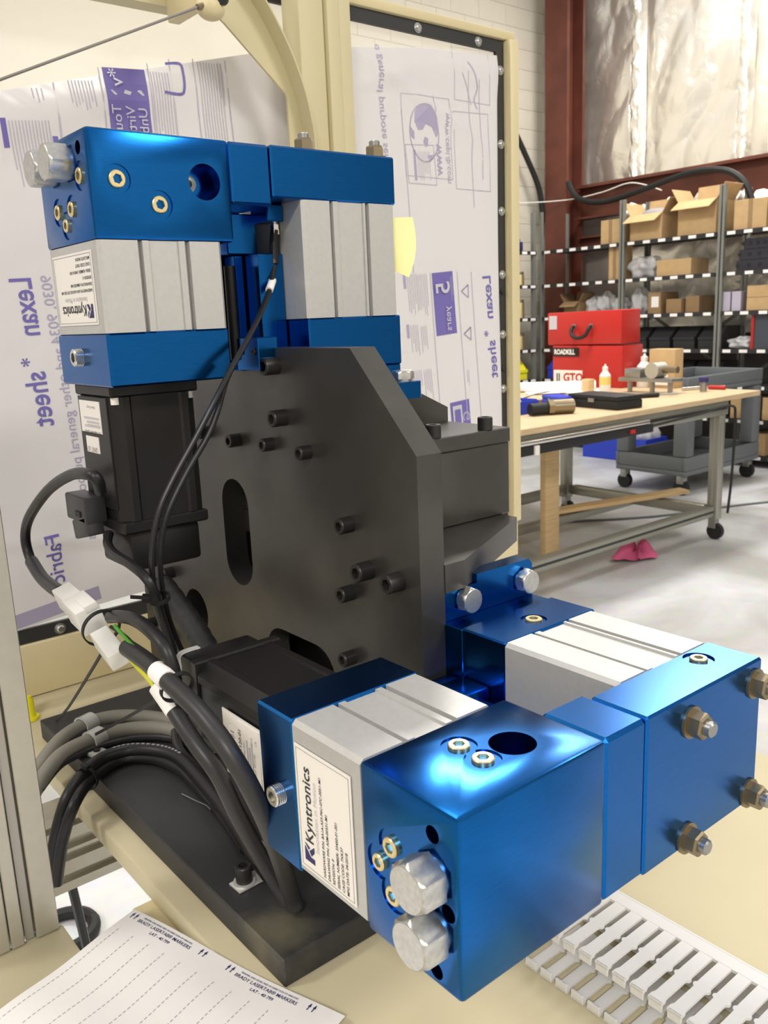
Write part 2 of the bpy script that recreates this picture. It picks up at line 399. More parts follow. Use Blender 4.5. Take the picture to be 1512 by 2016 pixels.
# ================================================================ machine table, door and posts
t = thing('machine_table', (0.3, 0, 0), 'cream machine table with aluminium frame under the black fixture', 'table')
mk('table_top', B().box(-0.009, 0.612, -0.52, 0.535, 0.928, 0.95, 0.002), 'cream_deck', t)
mk('side_shelf', B().box(-0.62, -0.091, -0.62, 0.012, 0.928, 0.95, 0.002), 'cream_deck', t)
mk('table_leg', B().box(-0.028, 0.05, -0.055, 0.02, 0.0, 0.928, 0.003), 'cream', t)
mk('table_leg', B().box(0.53, 0.60, 0.44, 0.52, 0.0, 0.928, 0.003), 'cream', t)
rail = B()
for z0, z1 in ((0.825, 0.836), (0.846, 0.862), (0.872, 0.876), (0.888, 0.902), (0.910, 0.9205)):
    rail.box(-0.5, 0.6, 0.236, 0.250, z0, z1)
rail.box(-0.5, 0.6, 0.244, 0.276, 0.8255, 0.92)
mk('frame_rail', rail, 'alu_profile', t)
mk('frame_rail', B().box(-0.5, -0.46, -0.4, 0.236, 0.84, 0.92), 'alu_profile', t)
# cables hanging down to the floor beyond the table edge
mk('drop_cable', B().tube([(0.005, 0.32, 0.80), (0.03, 0.36, 0.6), (0.06, 0.42, 0.3), (0.12, 0.5, 0.01)], 0.006, 8), 'cable_black', label='black cable hanging straight down below the aluminium rail', cat='cable')

t = thing('corner_post', (-0.115, 0.02, 0.95), 'aluminium slotted profile post standing on the cream shelf', 'post')
pz0, pz1 = 0.951, 1.75
for (x0, x1) in ((-0.1345, -0.1240), (-0.1140, -0.0955)):
    mk('profile_face', B().box(x0, x1, 0.0053, 0.0085, pz0, pz1, 0.0008, 1), 'alu_profile', t)
mk('profile_body', B().box(-0.1345, -0.0955, 0.0145, 0.0445, pz0, pz1, 0.001, 1), 'alu_profile', t)
mk('profile_side', B().box(-0.0990, -0.0955, 0.0085, 0.0145, pz0, pz1), 'alu_profile', t)
mk('profile_side', B().box(-0.1345, -0.1310, 0.0085, 0.0145, pz0, pz1), 'alu_profile', t)
mk('slot_insert', B().box(-0.1225, -0.1155, 0.0095, 0.0145, pz0, pz1), 'slot_dark', t)
mk('profile_face', B().box(-0.1865, -0.1355, 0.0053, 0.0445, pz0, pz1, 0.001, 1), 'alu_profile', t)

t = thing('enclosure_door', (0.4, 0.53, 0.95), 'cream framed enclosure door with black gasket around a clear window', 'door')
XL, XR = -0.62, 1.045
mk('bottom_rail', B().box(XL, XR, 0.515, 0.545, 0.951, 1.0265, 0.002), 'cream', t)
mk('top_rail', B().box(XL, XR, 0.515, 0.545, 1.937, 1.953, 0.003), 'cream', t)
mk('stile', B().box(1.022, XR, 0.505, 0.545, 1.0265, 1.937, 0.003), 'cream', t)
mk('stile', B().box(XL, XL + 0.06, 0.515, 0.545, 1.0265, 1.937, 0.003), 'cream', t)
g0, g1 = 0.522, 0.528
mk('gasket', B().box(XL + .06, 1.0215, g0, g1, 1.027, 1.0475), 'gasket', t)
mk('gasket', B().box(XL + .06, 1.0215, g0, g1, 1.9155, 1.936), 'gasket', t)
mk('gasket', B().box(1.001, 1.0215, g0, g1, 1.0475, 1.9155), 'gasket', t)
mk('gasket', B().box(XL + .06, XL + .08, g0, g1, 1.0475, 1.9155), 'gasket', t)
mk('window_pane', B().box(XL + .06, 1.0215, 0.532, 0.535, 1.027, 1.936), 'pane', t)
def screw_mesh(p, ax, r, h, m, parent, name='screw', washer=False):
    q = B()
    if washer: q.lathe(p, ax, [(0, r * 1.5), (h * .2, r * 1.5)], 16)
    q.lathe(p, ax, [(0, r), (h * .75, r), (h, r * .75)], 14)
    q.lathe(Vector(p) + Vector(ax) * h * 1.001, ax, [(0, r * .45), (0.0001, r * .45)], 6)
    return mk(name, q, m, parent)
for z in (1.885, 1.757, 1.637, 1.520, 1.406, 1.300, 1.20):
    screw_mesh((1.0115, g0, z), (0, -1, 0), 0.0055, 0.006, 'zinc', t, washer=True)
for z in (1.488, 1.340, 1.118):
    screw_mesh((1.0115, g0, z), (0, -1, 0), 0.0055, 0.004, 'screw_black', t)
for x in (0.655, 0.81, 0.955, 0.35, 0.05):
    screw_mesh((x, g0, 1.9255), (0, -1, 0), 0.0055, 0.006, 'zinc', t, washer=True)
for x in (-0.1, 0.095, 0.4, 0.7):
    screw_mesh((x, g0, 1.037), (0, -1, 0), 0.0055, 0.006, 'zinc', t, washer=True)

# printed protective film on the inside of the window
FY = 0.519
top = [(-0.56, 1.60), (0.0, 1.715), (0.109, 1.744), (0.478, 1.838), (0.67, 1.8735), (0.80, 1.892), (1.0, 1.907)]
def ftop(x):
    for (a, za), (c, zc) in zip(top, top[1:]):
        if x <= c: return za + (zc - za) * (x - a) / (c - a)
    return top[-1][1]
def fsurf(x, z):
    d = 0.0025 * math.sin(5 * x + 3 * z) + 0.0015 * math.sin(11 * z - 7 * x + 1)
    d += 0.006 * math.exp(-((z - ftop(x) + 0.03) / .03) ** 2) * (0.6 + 0.4 * math.sin(9 * x))
    d += 0.005 * math.exp(-((z - 1.12 - .10 * math.sin(4 * x)) / .05) ** 2) * (0.5 + .5 * math.sin(6 * x + 1))
    for (ax_, az_, bx_, bz_, h_) in ((.60, 1.895, .99, 1.735, .006), (.62, 1.80, .80, 1.86, .003), (.86, 1.80, .99, 1.70, .004), (-.3, 1.22, .40, 1.125, .006)):
        ux_, uz_ = bx_ - ax_, bz_ - az_; l_ = math.hypot(ux_, uz_); t_ = ((x - ax_) * ux_ + (z - az_) * uz_) / l_ / l_
        if 0 <= t_ <= 1: d += h_ * math.sin(math.pi * t_) * math.exp(-(((x - ax_) * uz_ - (z - az_) * ux_) / l_ / .010) ** 2)
    return FY - 0.004 - d
def ffilm(u, v):
    x = -0.54 + 1.536 * u; zb = 1.050 + .012 * math.sin(7 * x) ** 2; z = zb + (ftop(x) - zb) * v
    return (x, fsurf(x, z), z)
film = mk('protective_film', B().sheet(ffilm, 150, 110, (0, 0.0006, 0)), 'film', label='white protective film printed with purple sheet branding covering the door window', cat='film', angle=80)
def onfilm(me, off=0.0009):
    for v in me.vertices:
        if v.co.x > .6: v.co.x -= .013
        v.co.y = fsurf(v.co.x, v.co.z) - off
    return me
def ftext(body, size, x, z, tilt, m, off=0.0009, **k):
    D = Vector((math.sin(tilt), 0, -math.cos(tilt))); U = Vector((-math.cos(tilt), 0, -math.sin(tilt)))
    me = onfilm(text_mesh(body, size, (x, FY, z), D, U, valign='BOTTOM_BASELINE', **k), off)
    return finish('lettering', me, m, film, angle=0)
def frect(x0, z0, w_, h_, tilt, m, name='print_block', n=6, off=0.0006, lab=None):
    D = Vector((math.sin(tilt), 0, -math.cos(tilt))); R_ = Vector((math.cos(tilt), 0, math.sin(tilt))); P0 = Vector((x0, FY, z0))
    me = onfilm(B().grid(lambda u, v: P0 + R_ * w_ * u + D * h_ * v, max(1, int(w_ / .02)), max(1, int(h_ / .02))).mesh(name), off)
    o = finish(name, me, m, film, angle=0)
    return o
def flines(x0, z0, n, pitch, h_, tilt, m, th=0.0011):
    D = Vector((math.sin(tilt), 0, -math.cos(tilt))); R_ = Vector((math.cos(tilt), 0, math.sin(tilt)))
    q = B()
    for i in range(n):
        hh = h_ * random.uniform(.55, 1)
        P0 = Vector((x0, FY, z0)) + R_ * pitch * i
        q.grid(lambda u, v: P0 + R_ * th * u + D * hh * v, 1, 6)
    me = onfilm(q.mesh('fine_print'))
    return finish('fine_print', me, m, film, angle=0)
TL, TR = 0.122, 0.070
for (lx, tl) in ((0.0, 0.045), (0.877, TR)):
    # brand word along the strip
    big = lx == 0.0
    ftext('Lexan', 0.040 if big else .031, lx + (0.1135 if big else .108), 1.520, tl, 'film_ink', bold=0.014, sx=.80 if big else 1.12)
    ftext('*', 0.026, lx + 0.106, 1.416, tl, 'film_ink', bold=0.01)
    ftext('sheet', 0.040 if big else .031, lx + (0.1165 if big else .117), 1.398, tl, 'film_ink', bold=0.014, sx=.84 if big else 1.08)
ftext('9030, 9034 and other general purpose series', 0.0200, 0.140, 1.522, 0.045, 'film_ink_pale')
ftext('e general purpose series', 0.0200, 0.729, 1.885, 0.06, 'film_ink_pale')
ftext('Fabric', 0.030, 0.105, 1.178, 0.045, 'film_ink', bold=.01)
frect(.028, 1.072, .128, .020, .12, 'film_ink_pale')
# left upper panel prints
frect(0.238, 1.787, 0.060, 0.30, 0.07, 'film_ink')
for i, (s, x) in enumerate((('Tough', 0.257), ('Virtually', 0.277), ('Unbreakable', 0.295))):
    ftext(s, 0.019, x, 1.742, 0.07, 'film', off=.004)
ftext('*v', 0.026, 0.262, 1.787, .07, 'film', off=.004)
for x, z, h_ in ((0.232, 1.786, .3), (0.302, 1.80, .4), (0.335, 1.81, .4), (0.372, 1.815, .4), (0.424, 1.82, .42), (0.170, 1.76, .35)):
    flines(x, z, 1, .01, h_, 0.06, 'film_line', .0016)
flines(0.108, 1.708, 13, .0042, .10, .1, 'film_line'); flines(0.306, 1.79, 7, .0042, .13, .06, 'film_line'); flines(0.380, 1.812, 9, .0044, .18, .06, 'film_line')
flines(0.142, 1.75, 3, .006, .02, .1, 'film_line'); flines(0.19, 1.765, 8, .0045, .04, .1, 'film_line'); flines(0.412, 1.815, 2, .005, .06, .06, 'film_line')
frect(0.163, 1.695, .007, .034, .09, 'film_ink', 'print_mark'); frect(0.098, 1.71, .007, .034, .09, 'film_ink', 'print_mark')
q = B(); q.ribbon([(.330, FY, 1.803), (.352, FY, 1.806), (.356, FY, 1.795), (.356, FY, 1.775), (.350, FY, 1.766), (.325, FY, 1.766)], (0, 1, 0), .0002, .0018)
finish('print_mark', onfilm(q.mesh('m')), 'film_ink', film, angle=0)
# right panel prints
frect(0.8325, 1.5225, 0.052, 0.112, 0.075, 'film_ink')
ftext('5', 0.050, 0.872, 1.510, 0.075, 'film', off=.004, bold=.01)
ftext('years', 0.021, 0.873, 1.464, 0.075, 'film', off=.004)
flines(0.878, 1.517, 2, .003, .05, .075, 'film_ink_pale')
frect(0.868, 1.286, 0.050, 0.10, 0.075, 'film_ink'); frect(.873, 1.279, .024, .045, .075, 'film', off=.002); frect(.878, 1.272, .014, .03, .075, 'film_ink', off=.0035)
for x, z, h_ in ((0.828, 1.523, .45), (0.896, 1.525, .45), (0.933, 1.525, .45), (0.772, 1.79, .3), (0.846, 1.82, .1), (0.93, 1.87, .3), (.958, 1.86, .3)):
    flines(x, z, 1, .01, h_, 0.06, 'film_line', .0014)
flines(0.772, 1.52, 6, .0042, .075, .08, 'film_line'); flines(0.797, 1.52, 6, .0042, .075, .08, 'film_line')
flines(0.777, 1.432, 5, .0042, .055, .08, 'film_line'); flines(0.802, 1.43, 4, .0042, .05, .08, 'film_line')
flines(0.782, 1.352, 5, .0042, .05, .08, 'film_line'); flines(0.806, 1.352, 5, .0042, .06, .08, 'film_line')
for z, x in ((1.520, .763), (1.434, .768), (1.354, .773)): frect(x, z, .006, .024, .07, 'film_ink_pale', 'print_mark')
for z, x in ((1.490, 0.907), (1.412, 0.911)):   # recycling triangles
    q = B(); tri = [(x + .018, FY, z + .012), (x, FY, z), (x + .018, FY, z - .012), (x + .018, FY, z + .012)]
    for a, c in zip(tri, tri[1:]): q.ribbon([a, c], (0, 1, 0), .0002, .0012)
    finish('print_mark', onfilm(q.mesh('m')), 'film_ink_pale', film, angle=0)
flines(0.915, 1.345, 2, .004, .04, .07, 'film_line'); ftext('G', 0.026, 0.918, 1.268, .07, 'film_ink_pale', bold=.02)
# globe with web address
q = B(); gc = Vector((0.824, FY, 1.757))
q.tube([gc + Vector((math.cos(a) * .034, 0, math.sin(a) * .047)) for a in [k * math.pi / 12 for k in range(25)]], .0008, 4, 1)
finish('print_mark', onfilm(q.mesh('m')), 'film_ink_pale', film, angle=0)
for poly in ([(-.012, .044), (.012, .046), (.028, .03), (.034, .004), (.028, -.004), (.018, .012), (.004, .016), (-.004, .006), (-.014, .004), (-.022, .018), (-.02, .034)],
             [(0, -.006), (.008, -.008), (.007, -.02), (.001, -.022), (-.003, -.014)], [(-.032, .008), (-.024, .0), (-.024, -.012), (-.031, -.008)], [(.006, -.036), (.02, -.034), (.024, -.026), (.012, -.046)]):
    q = B(); q.bm.faces.new([q.bm.verts.new(gc + Vector((px, 0, pz))) for px, pz in poly])
    finish('print_mark', onfilm(q.mesh('m')), 'film_ink_pale', film, angle=0)
ftext('www', 0.024, 0.862, 1.742, .05, 'film_ink_pale', bold=.02)
ftext('www.cepi.ib.com', 0.017, 0.880, 1.795, .05, 'film_ink_pale')
for x0, z0, w_, h_ in ((.772, 1.815, .112, .13), (.778, 1.735, .066, .062), (.893, 1.905, .09, .085), (.893, 1.80, .09, .13)):
    q = B(); P_ = [(x0, FY, z0), (x0 + w_, FY, z0 + .004), (x0 + w_ + .006, FY, z0 - h_), (x0 + .006, FY, z0 - h_), (x0, FY, z0)]
    for a, c in zip(P_, P_[1:]):
        a = Vector(a); c = Vector(c); n_ = max(2, int((c - a).length / .03)); q.ribbon([a + (c - a) * i / n_ for i in range(n_ + 1)], (0, 1, 0), .0002, .0005, 1)
    finish('print_mark', onfilm(q.mesh('m')), 'film_line', film, angle=0)
frect(.796, 1.728, .005, .05, .05, 'film_ink_pale', 'print_mark'); flines(.805, 1.726, 8, .004, .05, .05, 'film_line', .0008)
q = B(); q.tube([(.93, FY, 1.885), (.945, FY, 1.87), (.955, FY, 1.845), (.948, FY, 1.825), (.955, FY, 1.81)], .0016, 4); q.tube([(.915, FY, 1.865), (.93, FY, 1.84), (.94, FY, 1.815)], .001, 4)
finish('print_mark', onfilm(q.mesh('m')), 'film_line', film, angle=0)

# tan upright with the curved corner frame, and the stay wire
t = thing('enclosure_post', (0.56, 0.47, 0.95), 'tan sheet metal post with curved corner arm behind the upright actuator', 'post')
mk('post_face', B().box(0.566, 0.588, 0.449, 0.5, 0.951, 2.15, .002), 'tan_post', t)
mk('post_face', B().box(0.5895, 0.6145, 0.455, 0.5, 0.951, 2.15, .002), 'tan_post', t)
mk('post_face', B().box(0.520, 0.5645, 0.456, 0.5, 0.951, 2.15, .002), 'tan_post', t)
arc_o = [(0.425, 1.90), (0.447, 1.876), (0.468, 1.845), (0.487, 1.810), (0.502, 1.772), (0.511, 1.735), (0.5155, 1.70), (0.5165, 1.60), (.5165, 1.3)]
inner = [(.489, 1.3), (0.489, 1.60), (0.4895, 1.765), (0.4865, 1.771), (0.394, 1.849), (0.36, 1.872), (0.34, 1.90)]
mk('corner_plate', B().prism(arc_o + inner, 'xz', 0.452, 0.456), 'tan_post', t)
q = B(); q.ribbon([(x, .440, z) for x, z in arc_o[:-1]], (0, 1, 0), .016, .0012); mk('curved_flange', q, 'tan_post', t)
mk('upper_beam', B().box(-0.5, 0.36, 0.46, 0.49, 1.858, 2.0), 'tan_post', t)
t = thing('stay_cable', (0.318, 0.35, 1.83), 'grey stay wire running to a ball joint on the curved arm', 'cable')
mk('wire', B().tube([(-0.20, 0.35, 1.5984), (0.0537, 0.35, 1.7135), (0.3024, 0.35, 1.8269)], 0.0016, 8, 2), 'stay_wire', t)
mk('ferrule', B().cyl((0.298, .35, 1.825), (0.312, .35, 1.8305), 0.0038, 12), 'nut_bronze', t)
mk('ball_joint', B().ball((0.3190, 0.356, 1.8290), 0.0145, 1.3, 1, 1), 'cream', t)
mk('knob', B().cyl((0.326, .340, 1.837), (.334, .35, 1.840), 0.0075, 14), 'rubber', t)
mk('hanger', B().box(.313, .330, .362, .46, 1.838, 1.90, .002), 'cream', t)
# ================================================================ fixture stand
SR = Vector((0.19, 0.10, 0.95))
STAIN = tuple(Vector((0.026, -0.150, 0.9755)) - SR)
stained_base()
stand = thing('fixture_stand', SR, 'black steel stand with tall slotted upright plate on a flat base', 'stand')
mk('base_plate', B().box(0.012, 0.40, -0.182, 0.378, 0.9505, 0.9755, 0.0012, 1), 'black_base', stand)
PX0, PX1 = 0.168, 0.1945
outline = [(-0.176, 0.9757), (-0.176, 1.342), (-0.096, 1.4255), (0.24, 1.4255), (0.382, 1.30), (0.382, 0.9757)]
pm = B().prism(outline, 'yz', PX0, PX1).mesh('plate')
cut = []
def slot(c, cy, cz, r, half, ang):
    d = Vector((math.cos(ang), math.sin(ang))); n_ = Vector((-d.y, d.x)); P = []
    for k in range(13):
        a = -math.pi / 2 + math.pi * k / 12; P.append(Vector((cy, cz)) + d * (half + r * math.cos(a)) + n_ * r * math.sin(a))
    for k in range(13):
        a = math.pi / 2 + math.pi * k / 12; P.append(Vector((cy, cz)) + d * (-half + r * math.cos(a)) + n_ * r * math.sin(a))
    q = B(); q.prism([(p.x, p.y) for p in P], 'yz', 0.1, 0.3); c.append(q)
slot(cut, 0.1195, 1.231, 0.0275, 0.031, math.pi / 2)
slot(cut, 0.012, 1.112, 0.030, 0.031, 0.0)
slot(cut, 0.233, 1.115, 0.0275, 0.0001, 0.0)
pm = carve(pm, cut)
finish('upright_plate', pm, 'black_plate', stand, angle=25)
def cap_screw(p, ax, r, h, parent, m='screw_black', name='cap_screw'):
    p = Vector(p); ax = Vector(ax).normalized()
    q = B(); q.lathe(p, ax, [(0, r), (h * .92, r), (h, r * .9), (h, r * .62, 'hex'), (h * .45, r * .60, 'hex'), (h * .45, 0.0001)], 24, True, False)
    return mk(name, q, m, parent)
for (y, z, s_) in ((0.0185, 1.4092, 1.15), (0.0112, 1.3611, 1.1), (-0.0262, 1.3317, .9), (0.0371, 1.3337, .9), (0.1008, 1.3325, .95), (0.165, 1.336, .95), (-0.0848, 1.273, 1), (-0.1089, 1.236, 1.15), (-0.0812, 1.2094, 1), (-0.150, 1.2347, 1.15), (-0.0784, 1.1468, .95), (0.290, 1.152, 1), (0.362, 1.068, 1), (0.320, 1.058, 1)):
    cap_screw((PX0, y, z), (-1, 0, 0), 0.0072 * s_, 0.0135 * s_, stand)
# gussets, block and cover behind the plate
GZ0, GZ1 = 1.2235, 1.2480
mk('gusset', B().prism([(0.1945, -0.177), (0.217, -0.177), (0.362, -0.104), (0.362, 0.2), (0.1945, 0.2)], 'xy', GZ0, GZ1), 'black_plate', stand)
mk('bearing_block', B().box(0.195, 0.372, -0.085, 0.20, 1.2483, 1.3215, .001, 1), 'black_plate', stand)
mk('rear_plate', B().box(0.215, 0.235, -0.04, 0.345, 0.976, 1.2230, .001, 1), 'motor_black', stand)
mk('cover_plate', B().box(0.195, 0.373, -0.086, 0.20, 1.3218, 1.3365, .001, 1), 'black_plate', stand)
mk('gusset', B().prism([(0.1945, 1.3368), (0.1945, 1.3975), (0.275, 1.3975), (0.371, 1.352), (0.371, 1.3368)], 'xz', 0.003, 0.028), 'black_plate', stand)
for x in (0.2745, 0.344): cap_screw((x, -0.079, 1.3367), (0, 0, 1), 0.0075, 0.0125, stand)

# ================================================================ the two actuators (mirror twins)
W = 0.11
def cutl(c, *a):
    q = B(); q.lathe(*a); c.append(q)
def plug_brass(T, parent, p, ax, r=0.0068, ring=0.0112):
    q = B(T); p = Vector(p); ax = Vector(ax)
    q.lathe(p - ax * .0008, ax, [(0, r), (.0024, r), (.0030, r * .9), (.0030, r * .58, 'hex'), (-.002, r * .56, 'hex'), (-.002, .0001)], 24, False, False)
    return mk('brass_plug', q, 'brass', parent)
def hexplug(T, parent, p, ax, R=0.0135, h=0.019, m='zinc', name='hex_plug'):
    q = B(T); p = Vector(p); ax = Vector(ax).normalized()
    q.lathe(p, ax, [(0, R * .93), (.002, R * .93)], 24)
    q.lathe(p + ax * .002, ax, [(0, R * 1.15, 'h'), (h - .0045, R * 1.15, 'h'), (h - .0025, R * 1.0), (h - .002, R * .94)], 36, u=(0, 1, 0) if abs(ax.y) < .5 else (1, 0, 0))
    return mk(name, q, m, parent)
def body_profile(x0, x1, s1, s2, dep=.11):
    """cross-section (x,d) of the extrusion: two slots and a shallow channel on the d=0 face"""
    a, b_ = s1; c, e = s2
    P = [(x0 + .003, 0), (a, 0), (a, .006), (a + .0042, .006), (a + .0042, .0004), (b_, .0004), (b_, .0022), (c, .0022), (c, .0004), (e - .0042, .0004), (e - .0042, .006), (e, .006), (e, 0),
         (x1 - .003, 0), (x1, .003), (x1, dep - .003), (x1 - .003, dep), (x0 + .003, dep), (x0, dep - .003), (x0, .003)]
    return P
def actuator(T, base, label, vert):
    t = thing('linear_actuator', base, label, 'actuator', 'blue and grey actuators on the fixture')
    ax_n = (-1, 0, 0); ax_h = (0, -1, 0); ax_a = (0, 0, 1)   # local: x, d, a
    # manifold with its bores
    me = B().box(0, 0.1225, 0, 0.1114, -0.0825, 0, .0028, 2).mesh('m')
    c = []
    nb = [(.043, -.0557), (.058, -.067), (.074, -.055)] + ([(.019, -.0335)] if vert else [])
    for d, a in nb: cutl(c, (.0012 - .004 - .001, d, a), (1, 0, 0), [(0, .0112), (.005, .0112)], 24)
    nh = [(.018, -.020), (.060, -.009), (.102, -.020)] if not vert else [(.017, -.013), (.102, -.015)]
    for d, a in nh: cutl(c, (-.004, d, a), (1, 0, 0), [(0, .0052), (.02, .0052)], 20)
    hb = [(.022, -.037), (.056, -.0547)] if vert else [(.055, -.056), (.054, -.035)]
    for x, a in hb: cutl(c, (x, -.004, a), (0, 1, 0), [(0, .0112), (.0052, .0112)], 28)
    hx, ha = (.098, -.035) if vert else (.080, -.036)
    cutl(c, (hx, -.004, ha), (0, 1, 0), [(0, .0145), (.04, .0145)], 36)
    me = carve(me, c)
    for v in me.vertices: v.co = Vector(T(v.co))
    bm = bmesh.new(); bm.from_mesh(me); bmesh.ops.recalc_face_normals(bm, faces=bm.faces); bm.to_mesh(me); bm.free()
    man = finish('manifold_block', me, 'blue', t, angle=25)
    for d, a in nb: plug_brass(T, t, (.0005, d, a), ax_n, .0062 if (d, a) != (.058, -.067) else .0054)
    for x, a in hb: plug_brass(T, t, (x, .0010, a), ax_h, .0068)
    for d, a in ((.043, -.021), (.077, -.021)): hexplug(T, t, (0, d, a), ax_n)
    if vert:   # a valve screw sits inside the large bore
        q = B(T); q.lathe((hx - .004, .034, ha), ax_h, [(0, .012), (.012, .012), (.012, .009), (.016, .009)], 24); mk('bore_fitting', q, 'blue', t)
        q = B(T); q.lathe((hx - .008, .020, ha), ax_h, [(0, .0072), (.006, .0072), (.0065, .0034), (.003, .0033), (.003, .0001)], 20, True, False); mk('bore_screw', q, 'steel_grey', t)
    # bridge and cylinder head
    mk('bridge_block', B(T).box(.1227, .1640, .0004, .1114, -.0514, -.0004, .0026, 1), 'blue', t)
    me = B().box(.1642, .3053, 0, .1125, -.0439, 0, .0016, 1).mesh('m')
    if not vert:
        c = []; cutl(c, (.271, -.004, -.030), (0, 1, 0), [(0, .0112), (.0055, .0112)], 28); me = carve(me, c)
        plug_brass(T, t, (.271, .0012, -.030), ax_h, .0064)
    for v in me.vertices: v.co = Vector(T(v.co))
    bm = bmesh.new(); bm.from_mesh(me); bmesh.ops.recalc_face_normals(bm, faces=bm.faces); bm.to_mesh(me); bm.free()
    finish('cylinder_head', me, 'blue', t, angle=25)
    for x, d in ((.2137, .0195), (.2137, .1065 - .001), (.2965 - .001, .0175), (.2965 - .001, .1045)):
        q = B(T); q.lathe((x, d, -.0004), ax_a, [(0, .0112), (.0022, .0112)], 24); w_ = mk('washer', q, 'nut_bronze', t)
        q = B(T); q.lathe((x, d, .0018), ax_a, [(0, .0092), (.0085, .0092), (.0100, .0080)], 6); mk('hex_nut', q, 'nut_bronze', t)
        q = B(T); q.lathe((x, d, .0118), ax_a, [(0, .0054), (.0042, .0054), (.0052, .0042)], 18); mk('stud_end', q, 'steel_grey', t)
    # pump body, flange
    mk('pump_body', B(T).prism(body_profile(.0006, .1094, (.0336, .0432), (.0695, .0792)), 'xy', -.1542, -.0826), 'grey_alu', t)
    me = B().box(0, W, 0, .1114, -.1973, -.1543, .0016, 1).mesh('m')
    c = []; cutl(c, (-.004, .060, -.1735), (1, 0, 0), [(0, .0066), (.010, .0066)], 24)
    me = carve(me, c)
    for v in me.vertices: v.co = Vector(T(v.co))
    bm = bmesh.new(); bm.from_mesh(me); bmesh.ops.recalc_face_normals(bm, faces=bm.faces); bm.to_mesh(me); bm.free()
    finish('motor_flange', me, 'blue', t, angle=25)
    q = B(T)
    r = .0074
    prof = [(-.004, r)]
    for k in range(4): prof += [(.0015 * k, r), (.0015 * k + .0005, r * .9), (.0015 * k + .001, r)]
    prof += [(.0065, r), (.0073, r * .88), (.0073, r * .6, 'h'), (.002, r * .58, 'h'), (.002, .0001)]
    q.lathe((0, .060, -.1735), ax_n, prof, 24, True, False); mk('threaded_plug', q, 'chrome', t)
    # cylinder body and rear head
    mk('cylinder_body', B(T).prism(body_profile(.1945, .3035, (.2248, .2345), (.2645, .2712)), 'xy', -.1488, -.0440), 'grey_alu', t)
    me = B().box(.1945, .3065, 0, .1125, -.1973, -.1489, .0014, 1).mesh('m')
    if not vert:
        c = []; cutl(c, (.2515, -.004, -.1697), (0, 1, 0), [(0, .0112), (.0055, .0112)], 28); me = carve(me, c)
        plug_brass(T, t, (.2515, .0012, -.1697), ax_h, .0072)
    for v in me.vertices: v.co = Vector(T(v.co))
    bm = bmesh.new(); bm.from_mesh(me); bmesh.ops.recalc_face_normals(bm, faces=bm.faces); bm.to_mesh(me); bm.free()
    finish('rear_head', me, 'blue', t, angle=25)
    # foot bracket with two hex bolts
    fa = -.2135 if vert else -.2200
    mk('foot_bracket', B(T).prism([(.1955, .03), (.1955, -.0243), (.236, -.0243), (.236, -.032), (.302, -.032), (.307, -.027), (.307, .03)], 'xy', fa - .0165, fa), 'blue', t)
    if not vert: mk('rear_spacer', B(T).box(.1955, .306, .040, .1115, -.262, fa - .0168, .0008, 1), 'blue', t)
    mk('rear_cap', B(T).box(.1955, .306, .002, .1115, fa + .0001, -.1974, .0008, 1), 'blue', t)
    for x in (.2215, .2945):
        hexplug(T, t, (x, -.0135, fa), (0, 0, 1), .0105, .0105, 'zinc', 'hex_bolt')
    # tie tube and lug between pump and cylinder
    if vert:
        mk('sensor_back', B(T).box(.1440, .1935, .0855, .100, -.196, -.0515, .0006, 1), 'blue', t)
        mk('sensor_rail', B(T).box(.1665, .1935, .036, .085, -.196, -.0885, .0006, 1), 'blue', t)
        mk('sensor_rail', B(T).box(.1560, .1650, .062, .080, -.196, -.0885, .0006, 1), 'blue', t)
        mk('sensor_block', B(T).box(.146, .178, .055, .085, -.0880, -.0515, .001, 1), 'blue', t)
        mk('sensor_block', B(T).box(.176, .1935, .030, .060, -.0600, -.0450, .001, 1), 'blue', t)
        mk('tie_tube', B(T).cyl((.1500, .062, -.185), (.1500, .062, -.098), .0052, 16), 'motor_black', t)
        mk('lug', B(T).box(.150, .1715, .020, .060, -.1945, -.1640, .0008, 1), 'blue', t)
        for d in (.028, .050):
            cap = B(T); cap.lathe((.150, d, -.177), ax_n, [(0, .0032), (.0012, .0032), (.0012, .0018), (.0002, .0018)], 14); mk('lug_screw', cap, 'screw_black', t)
        q = B(T); q.lathe((.1895, .040, -.0600), (0, 0, -1), [(0, .003), (.002, .003)], 12); q.lathe((.1895, .040, -.062), (0, 0, -1), [(0, .0044), (.0042, .0044)], 6); q.lathe((.1895, .040, -.0664), (0, 0, -1), [(0, .0048), (.0045, .0048), (.0055, .003)], 6)
        mk('sensor_nut', q, 'chrome', t)
    else:
        mk('tie_tube', B(T).cyl((.1775, .056, -.165), (.1775, .056, -.0515), .0105, 20), 'blue', t)
        mk('lug', B(T).box(.1640, .1940, .041, .105, -.1975, -.1650, .0025, 2), 'blue', t)
        mk('lug', B(T).box(.1700, .1950, .044, .100, -.2140, -.1976, .0025, 2), 'blue', t)
    # nameplate
    return t
TV = lambda p: (p[0], p[1], 1.600 + p[2])
TH = lambda p: (p[0] - .002, -0.394 - p[2], 1.199 - p[1])
av = actuator(TV, (0.15, 0.055, 1.24), 'upright blue and grey actuator with its motor hanging down, straddling the black plate', True)
ah = actuator(TH, (0.15, -0.20, 1.086), 'horizontal blue and grey actuator jutting forward with its pump nameplate facing out', False)

